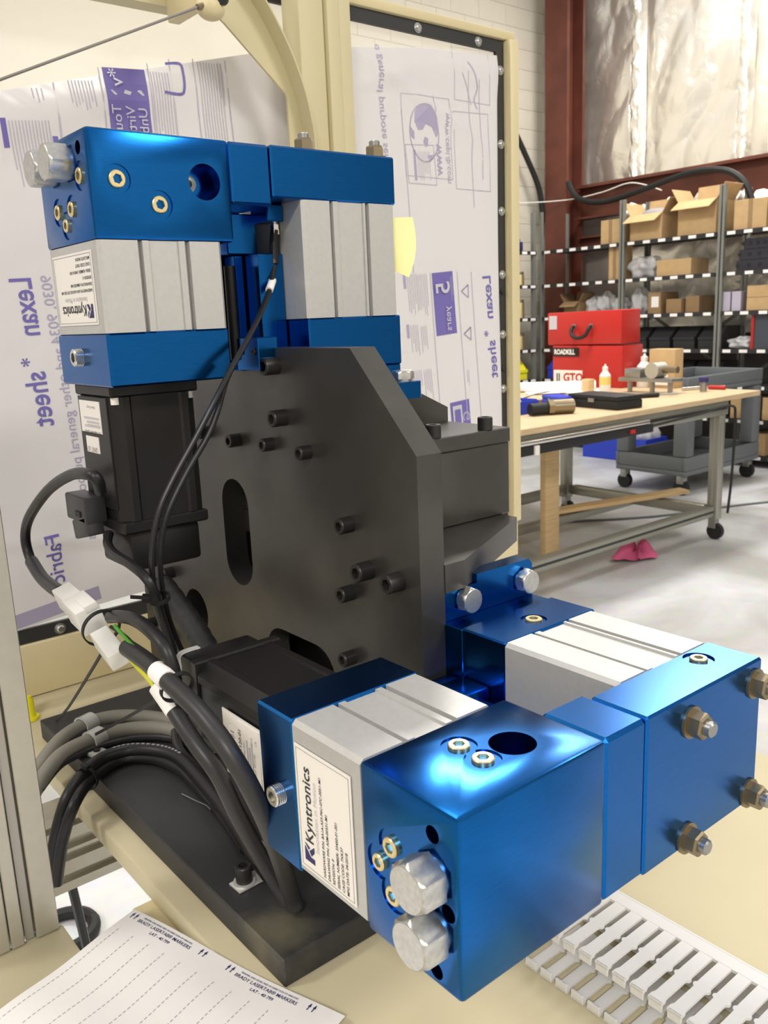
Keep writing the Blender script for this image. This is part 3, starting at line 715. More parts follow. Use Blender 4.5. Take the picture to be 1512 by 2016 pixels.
def motor(T, t, x0, d0, vert):
    s = .080; a0 = -.1975; L = .108
    x1, d1 = x0 + s, d0 + s
    mk('motor_adapter', B(T).box(x0 - .0005, x1 + .0005, d0 - .0005, d1 + .0005, a0 - .010, a0, .0015, 1), 'motor_black', t)
    c_ = .010
    P = []
    # fluted square housing
    for (ux, uy, vx, vy) in ((x0, d0, 1, 0), (x1, d0, 0, 1), (x1, d1, -1, 0), (x0, d1, 0, -1)):
        def pt(al, inn): return (ux + vx * al - vy * inn * 1.0, uy + vy * al + vx * inn)
        P += [pt(c_, 0), pt(c_ + .006, 0), pt(c_ + .008, .0015), pt(s - c_ - .008, .0015), pt(s - c_ - .006, 0), pt(s - c_, 0), pt(s - c_ + .003, .003), pt(s - .003, c_ - .003)]
    mk('motor_housing', B(T).prism(P, 'xy', a0 - .010 - L, a0 - .0101), 'motor_black', t)
    mk('motor_end_cap', B(T).box(x0 - .0005, x1 + .0005, d0 - .0005, d1 + .0005, a0 - .0205 - L, a0 - .0102 - L, .0015, 1), 'motor_black', t)
    mk('encoder_cover', B(T).box(x0 + .006, x1 - .006, d0 + .006, d1 - .006, a0 - .0205 - L - .036, a0 - .0206 - L, .004, 2), 'motor_black', t)
    for xx in (x0 + .006, x1 - .006):
        for dd in (d0 + .006, d1 - .006):
            q = B(T); q.lathe((xx, dd, a0 - .0101), (0, 0, -1), [(0, .004), (.006, .004)], 14); mk('motor_screw', q, 'label_white' if vert else 'screw_black', t)
    return x0, d0
motor(TV, av, .0085, .027, True)
motor(TH, ah, .0150, .0135, False)
# motor plates
mk('motor_side_panel', B().box(.0072, .0084, .036, .100, 1.295, 1.392), 'motor_black', av)
lp = mk('rating_plate', B().box(.0066, .0072, .050, .0965, 1.3605, 1.3885), 'label_white', av)
lu = mk('unit_sticker', B().box(.0066, .0072, .060, .089, 1.3425, 1.3570), 'label_white', av)
Xd, Yd = Vector((0, 1, 0)), Vector((0, 0, -1))     # reads upside down on the upright unit
lettering('HPM80-04-120-01', .0052, (.0064, .0515, 1.3622), Xd, Yd, 'ink', lp)
lettering('S/N 0809017804010002', .0030, (.0064, .0515, 1.3680), Xd, Yd, 'ink_grey', lp)
def bars(P, X, Y, n, pitch, ln, parent, th=.0009):
    q = B(); P = Vector(P)
    for i in range(n): q.obox(P + X * ln * (.5 - .08 * (i % 2)) - Y * pitch * i, X, Y, ln * (.5 - .08 * (i % 2)), th, .0001)
    mk('fine_print', q, 'ink_grey_light', parent)
bars((.0064, .0535, 1.3735), Xd, Yd, 3, -.0036, .034, lp)
lettering('Orbex Group', .0034, (.0064, .0595, 1.3840), Xd, Yd, 'ink_grey', lp)
lettering('UNIT #2', .0065, (.0064, .0635, 1.3475), Xd, Yd, 'ink_grey', lu)
sp = mk('motor_side_panel', B().box(.0118, .0129, -.180, -.118, 1.108, 1.162), 'label_white', ah)
lp = mk('rating_plate', B().box(.0112, .0118, -.172, -.141, 1.104, 1.160), 'label_white', ah)
lu = mk('unit_sticker', B().box(.0112, .0118, -.1385, -.1275, 1.112, 1.152), 'paper', ah)
Xu, Yu = Vector((0, 0, 1)), Vector((0, 1, 0))      # reads upwards on the lying unit
lettering('HPM80-04-120-01', .0056, (.0109, -.1465, 1.112), Xu, Yu, 'ink', lp)
lettering('S/N 080901780401001', .0036, (.0109, -.1512, 1.112), Xu, Yu, 'ink_grey', lp)
bars((.0109, -.1545, 1.118), Xu, Yu, 3, .0034, .030, lp)
lettering('Orbex Group', .0042, (.0109, -.1655, 1.117), Xu, Yu, 'ink_grey', lp)
lettering('RoHS', .0034, (.0109, -.1630, 1.145), Xu, Yu, 'ink_grey', lp)
lettering('CE', .0034, (.0109, -.1690, 1.148), Xu, Yu, 'ink_grey', lp)
lettering('C', .006, (.0109, -.1690, 1.107), Xu, Yu, 'ink_grey', lp)
lettering('UNIT #1', .0085, (.0109, -.1360, 1.118), Xu, Yu, 'ink_grey', lu)
# pump nameplates
LN = (('HARDWARE P/N: BA1A-A53-F6C-07C-0051-M1', -.0285), ('DRAWING P/N: ASM-00331-M1', -.0335), ('REVISION: 0', -.0385), ('SERIAL NUMBER: 33450-01-001', -.0437), ('CAGE CODE: 7XK37', -.0487), ('MFG DATE: 04/2018', -.0535))
def nameplate(parent, P0, X, Y, w_, h_, lines, th):
    """P0: corner at the start of the first line (top left as read)"""
    P0 = Vector(P0); X = Vector(X); Y = Vector(Y); N = Vector((-1, 0, 0))
    q = B(); q.obox(P0 + X * w_ / 2 - Y * h_ / 2 + N * .0003, X, Y, w_ / 2, h_ / 2, .0003); pl = mk('nameplate', q, 'label_white', parent)
    q = B()
    for (a, b_, c, d) in ((.002, w_ - .002, .0018, .0021), (.002, w_ - .002, h_ - .0021, h_ - .0018), (.002, .0023, .0018, h_ - .0018), (w_ - .0023, w_ - .002, .0018, h_ - .0018)):
        q.obox(P0 + X * (a + b_) / 2 - Y * (c + d) / 2 + N * .0008, X, Y, (b_ - a) / 2, (d - c) / 2, .0001)
    mk('border_line', q, 'ink_grey', pl)
    o = P0 + N * .0009
    # K emblem: two sliced blocks
    q = B()
    for poly in ([(0, 0), (.004, 0), (.004, .0045), (.0105, .011), (0, .011)], [(.0050, .0035), (.0088, 0), (.0130, 0), (.0080, .0060)], [(.0085, .0066), (.0105, .0050), (.0125, .0095), (.0125, .0110)]):
        q.bm.faces.new([q.bm.verts.new(o + X * (th[0] + a) - Y * (.0165 - b_)) for a, b_ in poly])
    finish('emblem', q.mesh('e', rec=False), 'ink_navy', pl, angle=0)
    lettering('Kyntronics', .0125, o + X * (th[0] + .0140) - Y * .0160, X, Y, 'ink', pl, bold=.012)
    lettering('Innovation in Motion', .0060, o + X * (th[0] + .0105) - Y * .0225, X, Y, 'ink_grey_light', pl)
    for s, yy in lines: lettering(s, .0035, o + X * (th[0] - .003) + Y * yy, X, Y, 'ink', pl, bold=.012)
nameplate(ah, (-.0020, -.2425, 1.0965), (0, 0, 1), (0, 1, 0), .0885, .0600, LN, (.007, 0))
nameplate(av, (.0004, .0135, 1.4530), (0, 1, 0), (0, 0, -1), .0880, .0580, LN, (.007, 0))
# stamped marks on the front hex plug
lettering('KEPA', .0040, (-.0085, -.38483, 1.1165), (0, 0, 1), (-1, 0, 0), 'ink_grey', ah)

# motor power plug on the upright motor
q = B(); q.obox((-.002, .0860, 1.293), (0, 1, 0), (0, 0, 1), .024, .012, .010, .002); q.obox((-.004, .0800, 1.276), (0, 1, -.25), (0, 0.25, 1), .018, .009, .008, .002)
mk('power_plug', q, 'sleeve_grey', av)
mk('plug_latch', B().box(-.0135, -.011, .072, .083, 1.287, 1.292), 'rubber', av)
# clear edge guard on the lying motor
q = B(); q.ribbon([(.0125, -.120, 1.1500), (.0080, -.12, 1.162), (.0095, -.12, 1.176), (.0110, -.12, 1.1875), (.028, -.12, 1.1890)], (0, 1, 0), .003, .0005)
q.bm.verts.ensure_lookup_table()
for v in q.bm.verts: v.co.y += .066
mk('edge_guard', q, 'clear_plastic', ah)
# ================================================================ cables and small fittings
C = {}
C['sens'] = [(0.1893,0.0400,1.5337),(0.1877,0.0400,1.5209),(0.1850,0.0380,1.5023),(0.1744,0.0300,1.4821),(0.1566,0.0150,1.4649),(0.1322,-0.0050,1.4451),(0.1062,-0.0200,1.4225),(0.0962,-0.0240,1.4125),(0.0757,-0.0300,1.3888),(0.0541,-0.0300,1.3586),(0.0303,-0.0300,1.3267),(0.0152,-0.0300,1.3016),(0.0078,-0.0280,1.2728),(0.0090,-0.0200,1.2404),(0.0210,-0.0050,1.1999),(0.0373,0.0100,1.1556),(0.0495,0.0200,1.1265)]
C['sens2'] = [(0.1009,-0.0160,1.4150),(0.0869,-0.0240,1.3961),(0.0783,-0.0260,1.3778),(0.0669,-0.0260,1.3576),(0.0439,-0.0260,1.3285),(0.0238,-0.0260,1.2973),(0.0172,-0.0220,1.2676),(0.0187,-0.0140,1.2368),(0.0292,0.0000,1.1965),(0.0459,0.0150,1.1565),(0.0602,0.0250,1.1293)]
C['enc'] = [(0.0060,0.0580,1.2714),(0.0000,0.0484,1.2650),(-0.0020,0.0304,1.2595),(-0.0020,-0.0011,1.2566),(0.0000,-0.0253,1.2501),(0.0050,-0.0287,1.2366),(0.0150,-0.0157,1.2087),(0.0250,-0.0090,1.1742)]
C['motor_cable'] = [(-0.0020,0.0459,1.3122),(-0.0080,0.0337,1.3248),(-0.0120,0.0414,1.3293),(-0.0120,0.0854,1.3239),(-0.0120,0.1539,1.3012),(-0.0120,0.2248,1.2639),(-0.0120,0.2490,1.2371),(-0.0120,0.2383,1.2141),(-0.0140,0.1995,1.2033),(-0.0160,0.1453,1.2019),(-0.0180,0.1202,1.2020)]
C['conn'] = [(-0.0180,0.1249,1.2039),(-0.0190,0.0937,1.2015),(-0.0200,0.0572,1.1981),(-0.0200,0.0192,1.1929),(-0.0200,-0.0147,1.1827)]
C['A'] = [(-0.0200,-0.0215,1.1927),(-0.0200,-0.0606,1.1917),(-0.0220,-0.1062,1.1879),(-0.0220,-0.1531,1.1799),(-0.0180,-0.1855,1.1595),(-0.0050,-0.1960,1.1187),(0.0200,-0.1730,1.0593),(0.0441,-0.1460,1.0000),(0.0492,-0.1437,0.9820)]
C['Bc'] = [(-0.0120,-0.0607,1.1655),(-0.0100,-0.0745,1.1555),(-0.0080,-0.1051,1.1363),(0.0000,-0.1252,1.1125),(0.0120,-0.1286,1.0743),(0.0300,-0.1262,1.0294),(0.0411,-0.1302,1.0000),(0.0464,-0.1362,0.9840)]
C['Cc'] = [(-0.0080,0.0398,1.2008),(-0.0100,0.0105,1.2091),(-0.0120,-0.0240,1.2155),(-0.0140,-0.0550,1.2162),(-0.0140,-0.0809,1.2089),(-0.0120,-0.0892,1.1928),(-0.0100,-0.0884,1.1751),(0.0000,-0.0780,1.1489)]
C['gre'] = [(-0.0200,0.0002,1.2061),(-0.0200,-0.0282,1.1990),(-0.0200,-0.0518,1.1947),(-0.0150,-0.0592,1.1716)]
C['yel'] = [(-0.0200,-0.0196,1.1855),(-0.0200,-0.0339,1.1816),(-0.0160,-0.0473,1.1726),(-0.0120,-0.0552,1.1620)]
C['blk'] = [(-0.0180,0.0153,1.2008),(-0.0160,-0.0136,1.1983),(-0.0160,-0.0372,1.1916),(-0.0200,-0.0606,1.1917)]
C['g1'] = [(-0.0476,0.2356,0.9700),(-0.0322,0.2457,0.9800),(0.0054,0.2805,0.9870),(0.0412,0.2993,0.9870),(0.0744,0.2954,0.9870),(0.1037,0.2671,0.9870),(0.1244,0.2284,0.9870),(0.1376,0.1579,0.9900)]
C['g2'] = [(-0.0532,0.2060,0.9700),(-0.0412,0.2131,0.9800),(-0.0079,0.2423,0.9870),(0.0269,0.2549,0.9870),(0.0577,0.2547,0.9870),(0.0874,0.2421,0.9870),(0.1130,0.2104,0.9870),(0.1258,0.1360,0.9900)]
C['s1'] = [(-0.0356,0.2372,0.9750),(0.0015,0.2714,0.9810),(0.0367,0.2893,0.9810),(0.0678,0.2811,0.9810),(0.0992,0.2583,0.9810),(0.1210,0.2227,0.9810),(0.1347,0.1655,0.9850)]
C['s2'] = [(-0.0443,0.2054,0.9750),(-0.0118,0.2331,0.9810),(0.0219,0.2438,0.9810),(0.0523,0.2431,0.9810),(0.0821,0.2317,0.9810),(0.1082,0.2016,0.9810),(0.1202,0.1383,0.9850)]
C['k1'] = [(-0.0550,0.1716,0.8858),(-0.0450,0.1633,0.9389),(-0.0300,0.1614,0.9771),(-0.0028,0.1821,0.9880),(0.0252,0.1970,0.9900),(0.0540,0.1932,0.9900),(0.0773,0.1663,0.9900),(0.0856,0.1335,0.9900),(0.0811,0.0783,0.9900),(0.0710,0.0044,0.9900),(0.0575,-0.0650,0.9880),(0.0535,-0.0967,0.9860)]
C['k2'] = [(-0.0550,0.1488,0.8979),(-0.0450,0.1430,0.9458),(-0.0300,0.1394,0.9822),(0.0028,0.1769,0.9820),(0.0416,0.1939,0.9820),(0.0682,0.1733,0.9820),(0.0798,0.1333,0.9820),(0.0786,0.0886,0.9820),(0.0709,0.0184,0.9820),(0.0584,-0.0495,0.9840)]
C['k3'] = [(0.1069,0.1909,0.9950),(0.0964,0.1641,0.9900),(0.0928,0.1306,0.9860),(0.0908,0.0724,0.9840),(0.0793,0.0002,0.9840),(0.0615,-0.0709,0.9840)]
C['zip1'] = [(-0.0150,0.0583,1.1650),(-0.0120,0.0542,1.1682),(0.0000,0.1304,1.1204),(0.0220,0.2894,1.0198),(0.0243,0.3539,0.9780)]
C['zip2'] = [(-0.0120,-0.0932,1.1785),(0.0000,-0.0247,1.1408),(0.0300,0.1299,1.0603),(0.0322,0.2387,1.0000)]
C['braid'] = [(0.1000,0.1719,1.1777),(0.1000,0.1582,1.1721),(0.1000,0.1254,1.1572),(0.0950,0.0842,1.1443),(0.0900,0.0534,1.1328)]
C['curl'] = [(0.0637,0.0910,0.9765),(0.0657,0.0639,0.9800),(0.0656,0.0413,0.9850),(0.0633,0.0269,0.9880)]

t = thing('sensor_cable', C['sens'][0], 'thin black sensor cable with white marker sleeve plugged in beside the upright cylinder', 'cable')
mk('cable_jacket', B().tube(C['sens'], .0026, 10), 'cable_black', t)
mk('plug_sleeve', B().tube([(.1895, .040, 1.5330), C['sens'][1], C['sens'][2]], .0046, 12), 'cable_black', t)
a_ = Vector(C['sens'][3]); d_ = (Vector(C['sens'][4]) - a_).normalized()
mk('marker_sleeve', B().cyl(a_ - d_ * .009, a_ + d_ * .007, .0036, 14), 'paper', t)
mk('sensor_cable', B().tube(C['sens2'], .0026, 10), 'cable_black', label='second thin black cable running beside the marked sensor cable past the upright motor', cat='cable')
mk('encoder_cable', B().tube(C['enc'], .0042, 10), 'cable_black', label='short black encoder cable leaving the bottom of the upright motor', cat='cable')
t = thing('motor_cable', C['motor_cable'][0], 'looped black motor cable from the upright motor plug to the white connector', 'cable')
mk('cable_jacket', B().tube(C['motor_cable'][:-2], .0052, 12), 'cable_black', t)
mk('shrink_sleeve', B().tube(C['motor_cable'][-4:-1], .0068, 12), 'sleeve_grey', t)
mk('red_lead', B().tube(C['motor_cable'][-3:], .0035, 8), 'red_wire', t)
t = thing('wire_connector', C['conn'][2], 'white nylon wire connector in line with the looped motor cable', 'connector')
cc = [Vector(p) for p in C['conn']]
up_ = Vector((-.3, .1, 1))
q = B(); q.obox((cc[0] + cc[1]) / 2, cc[1] - cc[0], up_, (cc[1] - cc[0]).length * .56, .0105, .009, .0012); mk('plug_half', q, 'white_plastic', t)
q = B(); q.obox((cc[1] + cc[2]) / 2 + (cc[2] - cc[1]) * .08, cc[2] - cc[1], up_, (cc[2] - cc[1]).length * .52, .0125, .011, .0012); q.obox((cc[1] + cc[2]) / 2 + Vector((0, -.012, .011)), cc[2] - cc[1], up_, .012, .0035, .006, .0008); mk('socket_half', q, 'white_plastic', t)
t2 = thing('wire_connector', cc[3], 'smaller white nylon connector below the first, feeding the yellow green wire', 'connector')
q = B(); q.obox((cc[3] + cc[4]) / 2 + Vector((-.004, .004, -.002)), cc[4] - cc[3], up_, (cc[4] - cc[3]).length * .55, .0085, .008, .0012); mk('housing', q, 'white_plastic', t2)
mk('green_wire', B().tube(C['gre'], .0016, 8), 'green_wire', label='bright green wire leaving the white connector', cat='wire')
mk('earth_wire', B().tube(C['yel'], .0018, 8), 'yellow_wire', label='yellow and green earth wire leaving the smaller white connector', cat='wire')
mk('black_wire', B().tube(C['blk'], .0015, 8), 'cable_black', label='thin black wire between the white connector and the sleeved cable', cat='wire')
def marked(name, key, r, label, i, m='sleeve_grey', ln=.010):
    t = thing(name, C[key][-1], label, 'cable')
    mk('cable_jacket', B().tube(C[key], r, 14), m, t)
    if i is not None:
        P = spline(C[key]); k = int(i * (len(P) - 1)); d_ = (P[k + 1] - P[k - 1]).normalized()
        mk('marker_sleeve', B().cyl(P[k] - d_ * ln, P[k] + d_ * ln, r + .0010, 18), 'paper', t)
    return t
marked('sleeved_cable', 'A', .0072, 'thick grey sleeved cable sweeping in front of the lying motor, nearest its flange', .22)
marked('sleeved_cable', 'Bc', .0066, 'thick grey sleeved cable with white marker sweeping below the nearest one', .10, ln=.013)
mk('sleeved_cable', B().tube(C['Cc'], .0056, 12), 'cable_black', label='black cable arching over from the white connectors to the cable tie', cat='cable')
g1 = mk('grey_conduit', B().tube(C['g1'], .0085, 14), 'conduit_grey', label='upper thick tan grey cable held by the rear clear clip', cat='cable', group='tan grey cables on the base')
g2 = mk('grey_conduit', B().tube(C['g2'], .0085, 14), 'conduit_grey', label='lower thick tan grey cable held by the front clear clip', cat='cable', group='tan grey cables on the base')
mk('signal_cable', B().tube(C['s1'], .0042, 10), 'sleeve_grey', label='thin dark cable tucked against the upper tan grey cable', cat='cable')
mk('signal_cable', B().tube(C['s2'], .0042, 10), 'sleeve_grey', label='thin dark cable tucked against the lower tan grey cable', cat='cable')
mk('power_cable', B().tube(C['k1'], .0078, 14), 'cable_black', label='thick black printed cable dropping over the table edge', cat='cable')
mk('power_cable', B().tube(C['k2'], .0060, 12), 'cable_black', label='thinner black cable below the printed one dropping over the table edge', cat='cable')
mk('power_cable', B().tube(C['k3'], .0052, 12), 'sleeve_grey', label='dark cable curling down behind the sleeved cables to the clamp', cat='cable')
P = spline(C['k1'])
q = B()
for k in range(26, 42):
    a_ = P[k]; d_ = (P[k + 1] - P[k]); s_ = d_.cross(Vector((0, 0, 1))).normalized()
    q.obox(a_ + d_ * .5 + Vector((0, 0, .0076)), d_, s_, d_.length * .32, .0012, .0004)
mk('cable_print', q, 'ink_grey', bpy.data.objects['power_cable'])
mk('taped_loom', B().tube(C['braid'], .0125, 16, 10, radii=lambda s: .0125 + .0004 * math.sin(s * 60)), 'tape_black', label='fat black taped cable loom crossing the round hole of the plate', cat='cable')
# cable ties
def tie(label, loop_c, loop_ax, R, P, head):
    t = thing('cable_tie', loop_c, label, 'cable tie')
    a = Vector(loop_ax).normalized(); u = a.orthogonal().normalized(); v = a.cross(u)
    mk('loop', B().ribbon([Vector(loop_c) + (u * math.cos(k * math.pi / 8) + v * math.sin(k * math.pi / 8)) * R for k in range(17)], a, .0019, .0006), 'rubber', t)
    q = B(); q.obox(head, Vector(P[1]) - Vector(P[0]), a, .004, .003, .0028, .0006); mk('head', q, 'rubber', t)
    mk('tail', B().ribbon(P, a, .0016, .0005), 'rubber', t)
    return t
tie('black cable tie around the white connectors with a long tail down to the base', (-.0195, .034, 1.1955), (0, -.85, -.2), .0165, C['zip1'][1:], C['zip1'][1])
tie('black cable tie bundling the sleeved cables with its tail over the clear clips', (-.014, -.098, 1.1805), (0, -.75, -.3), .013, C['zip2'], C['zip2'][1])
tie('small black cable tie around both power cables near the table edge', (-.003, .176, .9850), (.75, .55, 0), .0125, [(-.003, .176, .9985), (-.006, .182, 1.000)], (-.003, .176, .9985))
tie('small black cable tie at the lower motor cables against the plate edge', (.012, -.022, 1.228), (.2, .2, -1), .0085, [(.004, -.018, 1.229), (-.008, -.010, 1.231)], (.003, -.018, 1.229))
# clear clips
for p, lab in (((.0440, .300, .987), 'clear plastic cable clip on the upper tan grey cable'), ((.0370, .2555, .987), 'clear plastic cable clip on the lower tan grey cable')):
    t = thing('cable_clip', (p[0], p[1], .976), lab, 'clip', 'clear cable clips')
    P = []
    for k in range(9):
        a = math.pi * (-.1 + 1.2 * k / 8); P.append((p[0] - .4 * .0105 * math.cos(a), p[1] + .0105 * math.cos(a), p[2] + .0105 * math.sin(a)))
    mk('strap', B().ribbon(P, (1, .3, 0), .0085, .0011), 'clear_plastic', t)
    q = B(); q.obox((p[0] - .006, p[1] - .018, .9785), (1, .3, 0), (-.3, 1, 0), .0085, .009, .0022, .0005); mk('foot', q, 'clear_plastic', t)
    mk('clip_screw', B().cyl((p[0] - .006, p[1] - .018, .9807), (p[0] - .006, p[1] - .018, .9827), .0038, 12), 'screw_black', t)
# P clamp with its cap screw
t = thing('cable_clamp', (.036, -.082, .9756), 'shiny zinc cable clamp bolted to the base in front of the cables', 'clamp')
q = B(); q.obox((.0400, -.0820, .9770), (1, .05, 0), (0, 1, 0), .0135, .0085, .0010, .0004); mk('clamp_foot', q, 'bright_zinc', t)
mk('washer', B().lathe((.0370, -.0820, .9781), (0, 0, 1), [(0, .0098), (.0014, .0098)], 24), 'bright_zinc', t)
q = B(); P = [(.0525, -.0820, .9775), (.0545, -.0815, .983), (.0535, -.0800, .991), (.0500, -.0790, .9985), (.0540, -.077, 1.004), (.062, -.076, 1.002)]
mk('clamp_band', B().ribbon(P, (.1, 1, 0), .0075, .0006), 'bright_zinc', t)
cap_screw((.0370, -.0820, .9796), (0, 0, 1), .0072, .0150, t, name='clamp_screw')
mk('steel_wire', B().tube(C['curl'], .0007, 6), 'steel_grey', label='short bent bright wire sticking up from the base', cat='wire')
# sticky note on the far side of the upright cylinder
def fn(u, v):
    x = .3055 + .031 * u * (1 - .8 * v ** 2.2); z = 1.545 - .048 * v + .002 * u - (.012 * u * v)
    return (x, .012 - .020 * u * u * v - .004 * math.sin(3 * u), z)
mk('sticky_note', B().sheet(fn, 8, 8, (0, .0004, 0)), 'note_yellow', label='pale yellow sticky note curling off the side of the upright cylinder', cat='note', angle=60)
# yellow cap on the table behind the post
q = B(); q.lathe((.0185, .446, .9505), (0, 0, 1), [(0, .012), (.004, .012), (.004, .008), (.026, .0075), (.032, .005)], 20)
mk('yellow_plug', q, 'yellow', label='small bright yellow plastic plug on the cream table by the post', cat='plug')
# slotted wiring duct lying on its side
t = thing('wiring_duct', (.215, -.46, .9505), 'white slotted wiring duct lying on its side under the horizontal actuator', 'duct')
dy0, dy1, pit = -.285, -.70, .01485
mk('duct_spine', B().box(.2510, .2535, dy1, dy0, .9508, .9870, .0004, 1), 'duct_white', t)
mk('duct_web', B().box(.2400, .2512, dy1, dy0, .9845, .9868), 'duct_white', t)
mk('duct_web', B().box(.2400, .2512, dy1, dy0, .9508, .9530), 'duct_white', t)
def finger(z0, z1, tipdir):
    hw = .0050
    poly = [(.2402, hw), (.2120, hw), (.2105, hw + .0014), (.2085, hw + .0014), (.2065, hw - .0006), (.1830, hw - .0006), (.1800, hw + .0006), (.1755, hw + .0006), (.1755, -hw - .0006), (.1800, -hw - .0006), (.1830, -hw + .0006), (.2065, -hw + .0006), (.2085, -hw - .0014), (.2105, -hw - .0014), (.2120, -hw), (.2402, -hw)]
    q = B(); q.prism(poly, 'xy', z0, z1)
    q.box(.1755, .1775, -hw - .0004, hw + .0004, min(z0, z0 + tipdir), max(z1, z1 + tipdir), .0004, 1)
    return q.mesh('duct_finger')
mt, mb = finger(.9848, .9868, -.0055), finger(.9510, .9530, .0050)
for me_ in (mt, mb):
    me_.transform(Matrix.Translation(-Vector(t.location))); me_.materials.append(MATS['duct_white'])
k = 0
y = dy0 - .008
while y > dy1:
    for me_, dx in ((mt, 0.0), (mb, -.009)):
        o = bpy.data.objects.new('duct_finger', me_); COL.objects.link(o); o.parent = t; o.location = (dx, y, 0)
        if dx: o.scale.x = 1.0
    y -= pit; k += 1
# printed marker sheet at the front
P0 = Vector((-.0360, -.0330, .956)); E1 = Vector((.29, -.957, 0)).normalized(); E2 = Vector((-.957, -.29, 0)).normalized()
def ps(a, b_):
    z = .9530 + .004 * math.exp(-(b_ / .035) ** 2) * (.5 + .5 * math.cos((a - .02) * 30)) + .0015 * math.sin(b_ * 40) ** 2
    p = P0 + E1 * a + E2 * b_; return Vector((p.x, p.y, z))
def pf(u, v): return ps(-.012 + .228 * u, .28 * v)
sheet_o = mk('marker_sheet', B().sheet(pf, 30, 40, (0, 0, -.0004)), 'paper', label='white printed label marker sheet lying across the table edge in front', cat='paper', angle=70)
def onsheet(me, off=.0004):
    for v in me.vertices:
        a, b_ = v.co.x, v.co.y; p = ps(a, -b_); v.co = p + Vector((0, 0, off))
    return me
def ptext(s, size, a, b_, m='ink_navy', **k):
    finish('lettering', onsheet(text_mesh(s, size, (a, -b_, 0), (1, 0, 0), (0, 1, 0), **k)), m, sheet_o, angle=0)
for a0 in (.000, .112):
    ptext('PRINTER LEAD EDGE: FEED IN DIRECTION OF ARROWS', .0023, a0 + .006, .0050, bold=.01)
    ptext('BRADY LASERTAB® MARKERS', .0047, a0 + .003, .0100, bold=.006)
    ptext('LAT - 40 799', .0042, a0 + .024, .0155, bold=.01)
    for aa in (a0 - .0065, a0 - .0020, a0 + .0755, a0 + .0800):
        q = B()
        for poly in ([(aa - .0004, -.0095), (aa + .0004, -.0095), (aa + .0004, -.006), (aa - .0004, -.006)], [(aa - .0013, -.0062), (aa + .0013, -.0062), (aa, -.0025)]):
            q.bm.faces.new([q.bm.verts.new((x, y_, 0)) for x, y_ in poly])
        finish('print_arrow', onsheet(q.mesh('a')), 'ink_navy', sheet_o, angle=0)
for i in range(12):
    q = B(); a_ = -.004 + .0185 * i
    for k in range(60):
        b0 = .024 + k * .0042
        q.bm.faces.new([q.bm.verts.new((x, -y_, 0)) for x, y_ in ((a_, b0), (a_ + .0005, b0), (a_ + .0005, b0 + .0026), (a_, b0 + .0026))])
    finish('dashed_line', onsheet(q.mesh('d')), 'ink_grey', sheet_o, angle=0)
# black foot ring seen through the gap
q = B(); q.tube([(.245 + .07 * math.cos(k * math.pi / 8), 1.278 + .07 * math.sin(k * math.pi / 8), .016) for k in range(17)], .016, 8, 2)
mk('floor_hose', q, 'rubber', label='black hose loop lying on the floor below the table gap', cat='hose')

# ================================================================ workbench and what stands on it
t = thing('workbench', (3.7, 2.8, 0), 'wood topped workbench with aluminium profile frame on casters', 'workbench')
mk('bench_top', B().box(2.2, 5.05, 2.10, 3.72, 0.868, 0.90, .003, 1), 'bench_wood', t)
mk('apron_rail', B().box(2.3, 4.72, 2.125, 2.19, 0.78, 0.866, .004), 'bench_alu', t)
mk('apron_rail', B().box(2.3, 4.72, 3.22, 3.30, 0.78, 0.866, .004), 'bench_alu', t)
mk('apron_rail', B().box(4.64, 4.72, 2.2, 3.22, 0.78, 0.866, .004), 'bench_alu', t)
for x, y in ((4.62, 2.12), (4.56, 3.24), (2.32, 2.12), (2.32, 3.24)):
    mk('leg', B().box(x, x + .065, y, y + .065, 0.13, 0.78, .004), 'bench_alu', t)
    mk('leg_slot', B().box(x + .026, x + .040, y - .0008, y, 0.22, 0.78), 'slot_dark', t)
    mk('leg_slot', B().box(x - .0008, x, y + .026, y + .040, 0.22, 0.78), 'slot_dark', t)
    q = B(); q.cyl((x + .02, y + .02, .052), (x + .05, y + .02, .052), .052, 20); mk('caster_wheel', q, 'rubber', t)
    q = B(); q.box(x + .012, x + .058, y + .01, y + .06, .07, .13, .003); mk('caster_fork', q, 'steel_grey', t)
mk('lower_rail', B().box(2.3, 4.62, 2.13, 2.19, 0.15, 0.215, .006), 'bench_alu', t)
mk('lower_rail', B().box(2.3, 4.56, 3.25, 3.31, 0.15, 0.215, .006), 'bench_alu', t)
mk('lower_rail', B().box(4.60, 4.66, 2.2, 3.24, 0.15, 0.215, .006), 'bench_alu', t)
mk('lower_rail', B().box(3.0, 4.60, 2.70, 2.76, 0.15, 0.20, .006), 'bench_alu', t)
mk('rail_slot', B().box(2.3, 4.61, 2.1285, 2.13, .176, .190), 'gasket', t)
mk('rail_slot', B().box(2.3, 4.70, 2.1235, 2.125, .815, .832), 'gasket', t)
t = thing('strip_light', (3.3, 2.09, .80), 'black strip light with red switch mounted under the bench front edge', 'light')
mk('housing', B().box(2.72, 3.84, 2.06, 2.12, 0.775, 0.825, .006), 'rubber', t)
mk('reflector', B().box(2.76, 3.80, 2.055, 2.11, 0.826, 0.846, .004), 'chrome', t)
mk('switch', B().box(3.62, 3.66, 2.052, 2.06, .79, .81), 'red_paint', t)
mk('end_clip', B().box(2.86, 2.89, 2.05, 2.06, .775, .82), 'label_white', t)
mk('bench_cable', B().tube([(3.84, 2.1, .80), (4.3, 2.09, .82), (4.66, 2.08, .84), (4.74, 2.09, .75), (4.75, 2.1, .4), (4.72, 2.1, .16)], .008, 6), 'rubber', label='black cable drooping from strip light down the bench leg', cat='cable')
mk('wood_post', B().box(3.46, 3.58, 2.50, 2.54, 0, .862, .002), 'wood', label='upright pale wood board propped under the bench', cat='board')
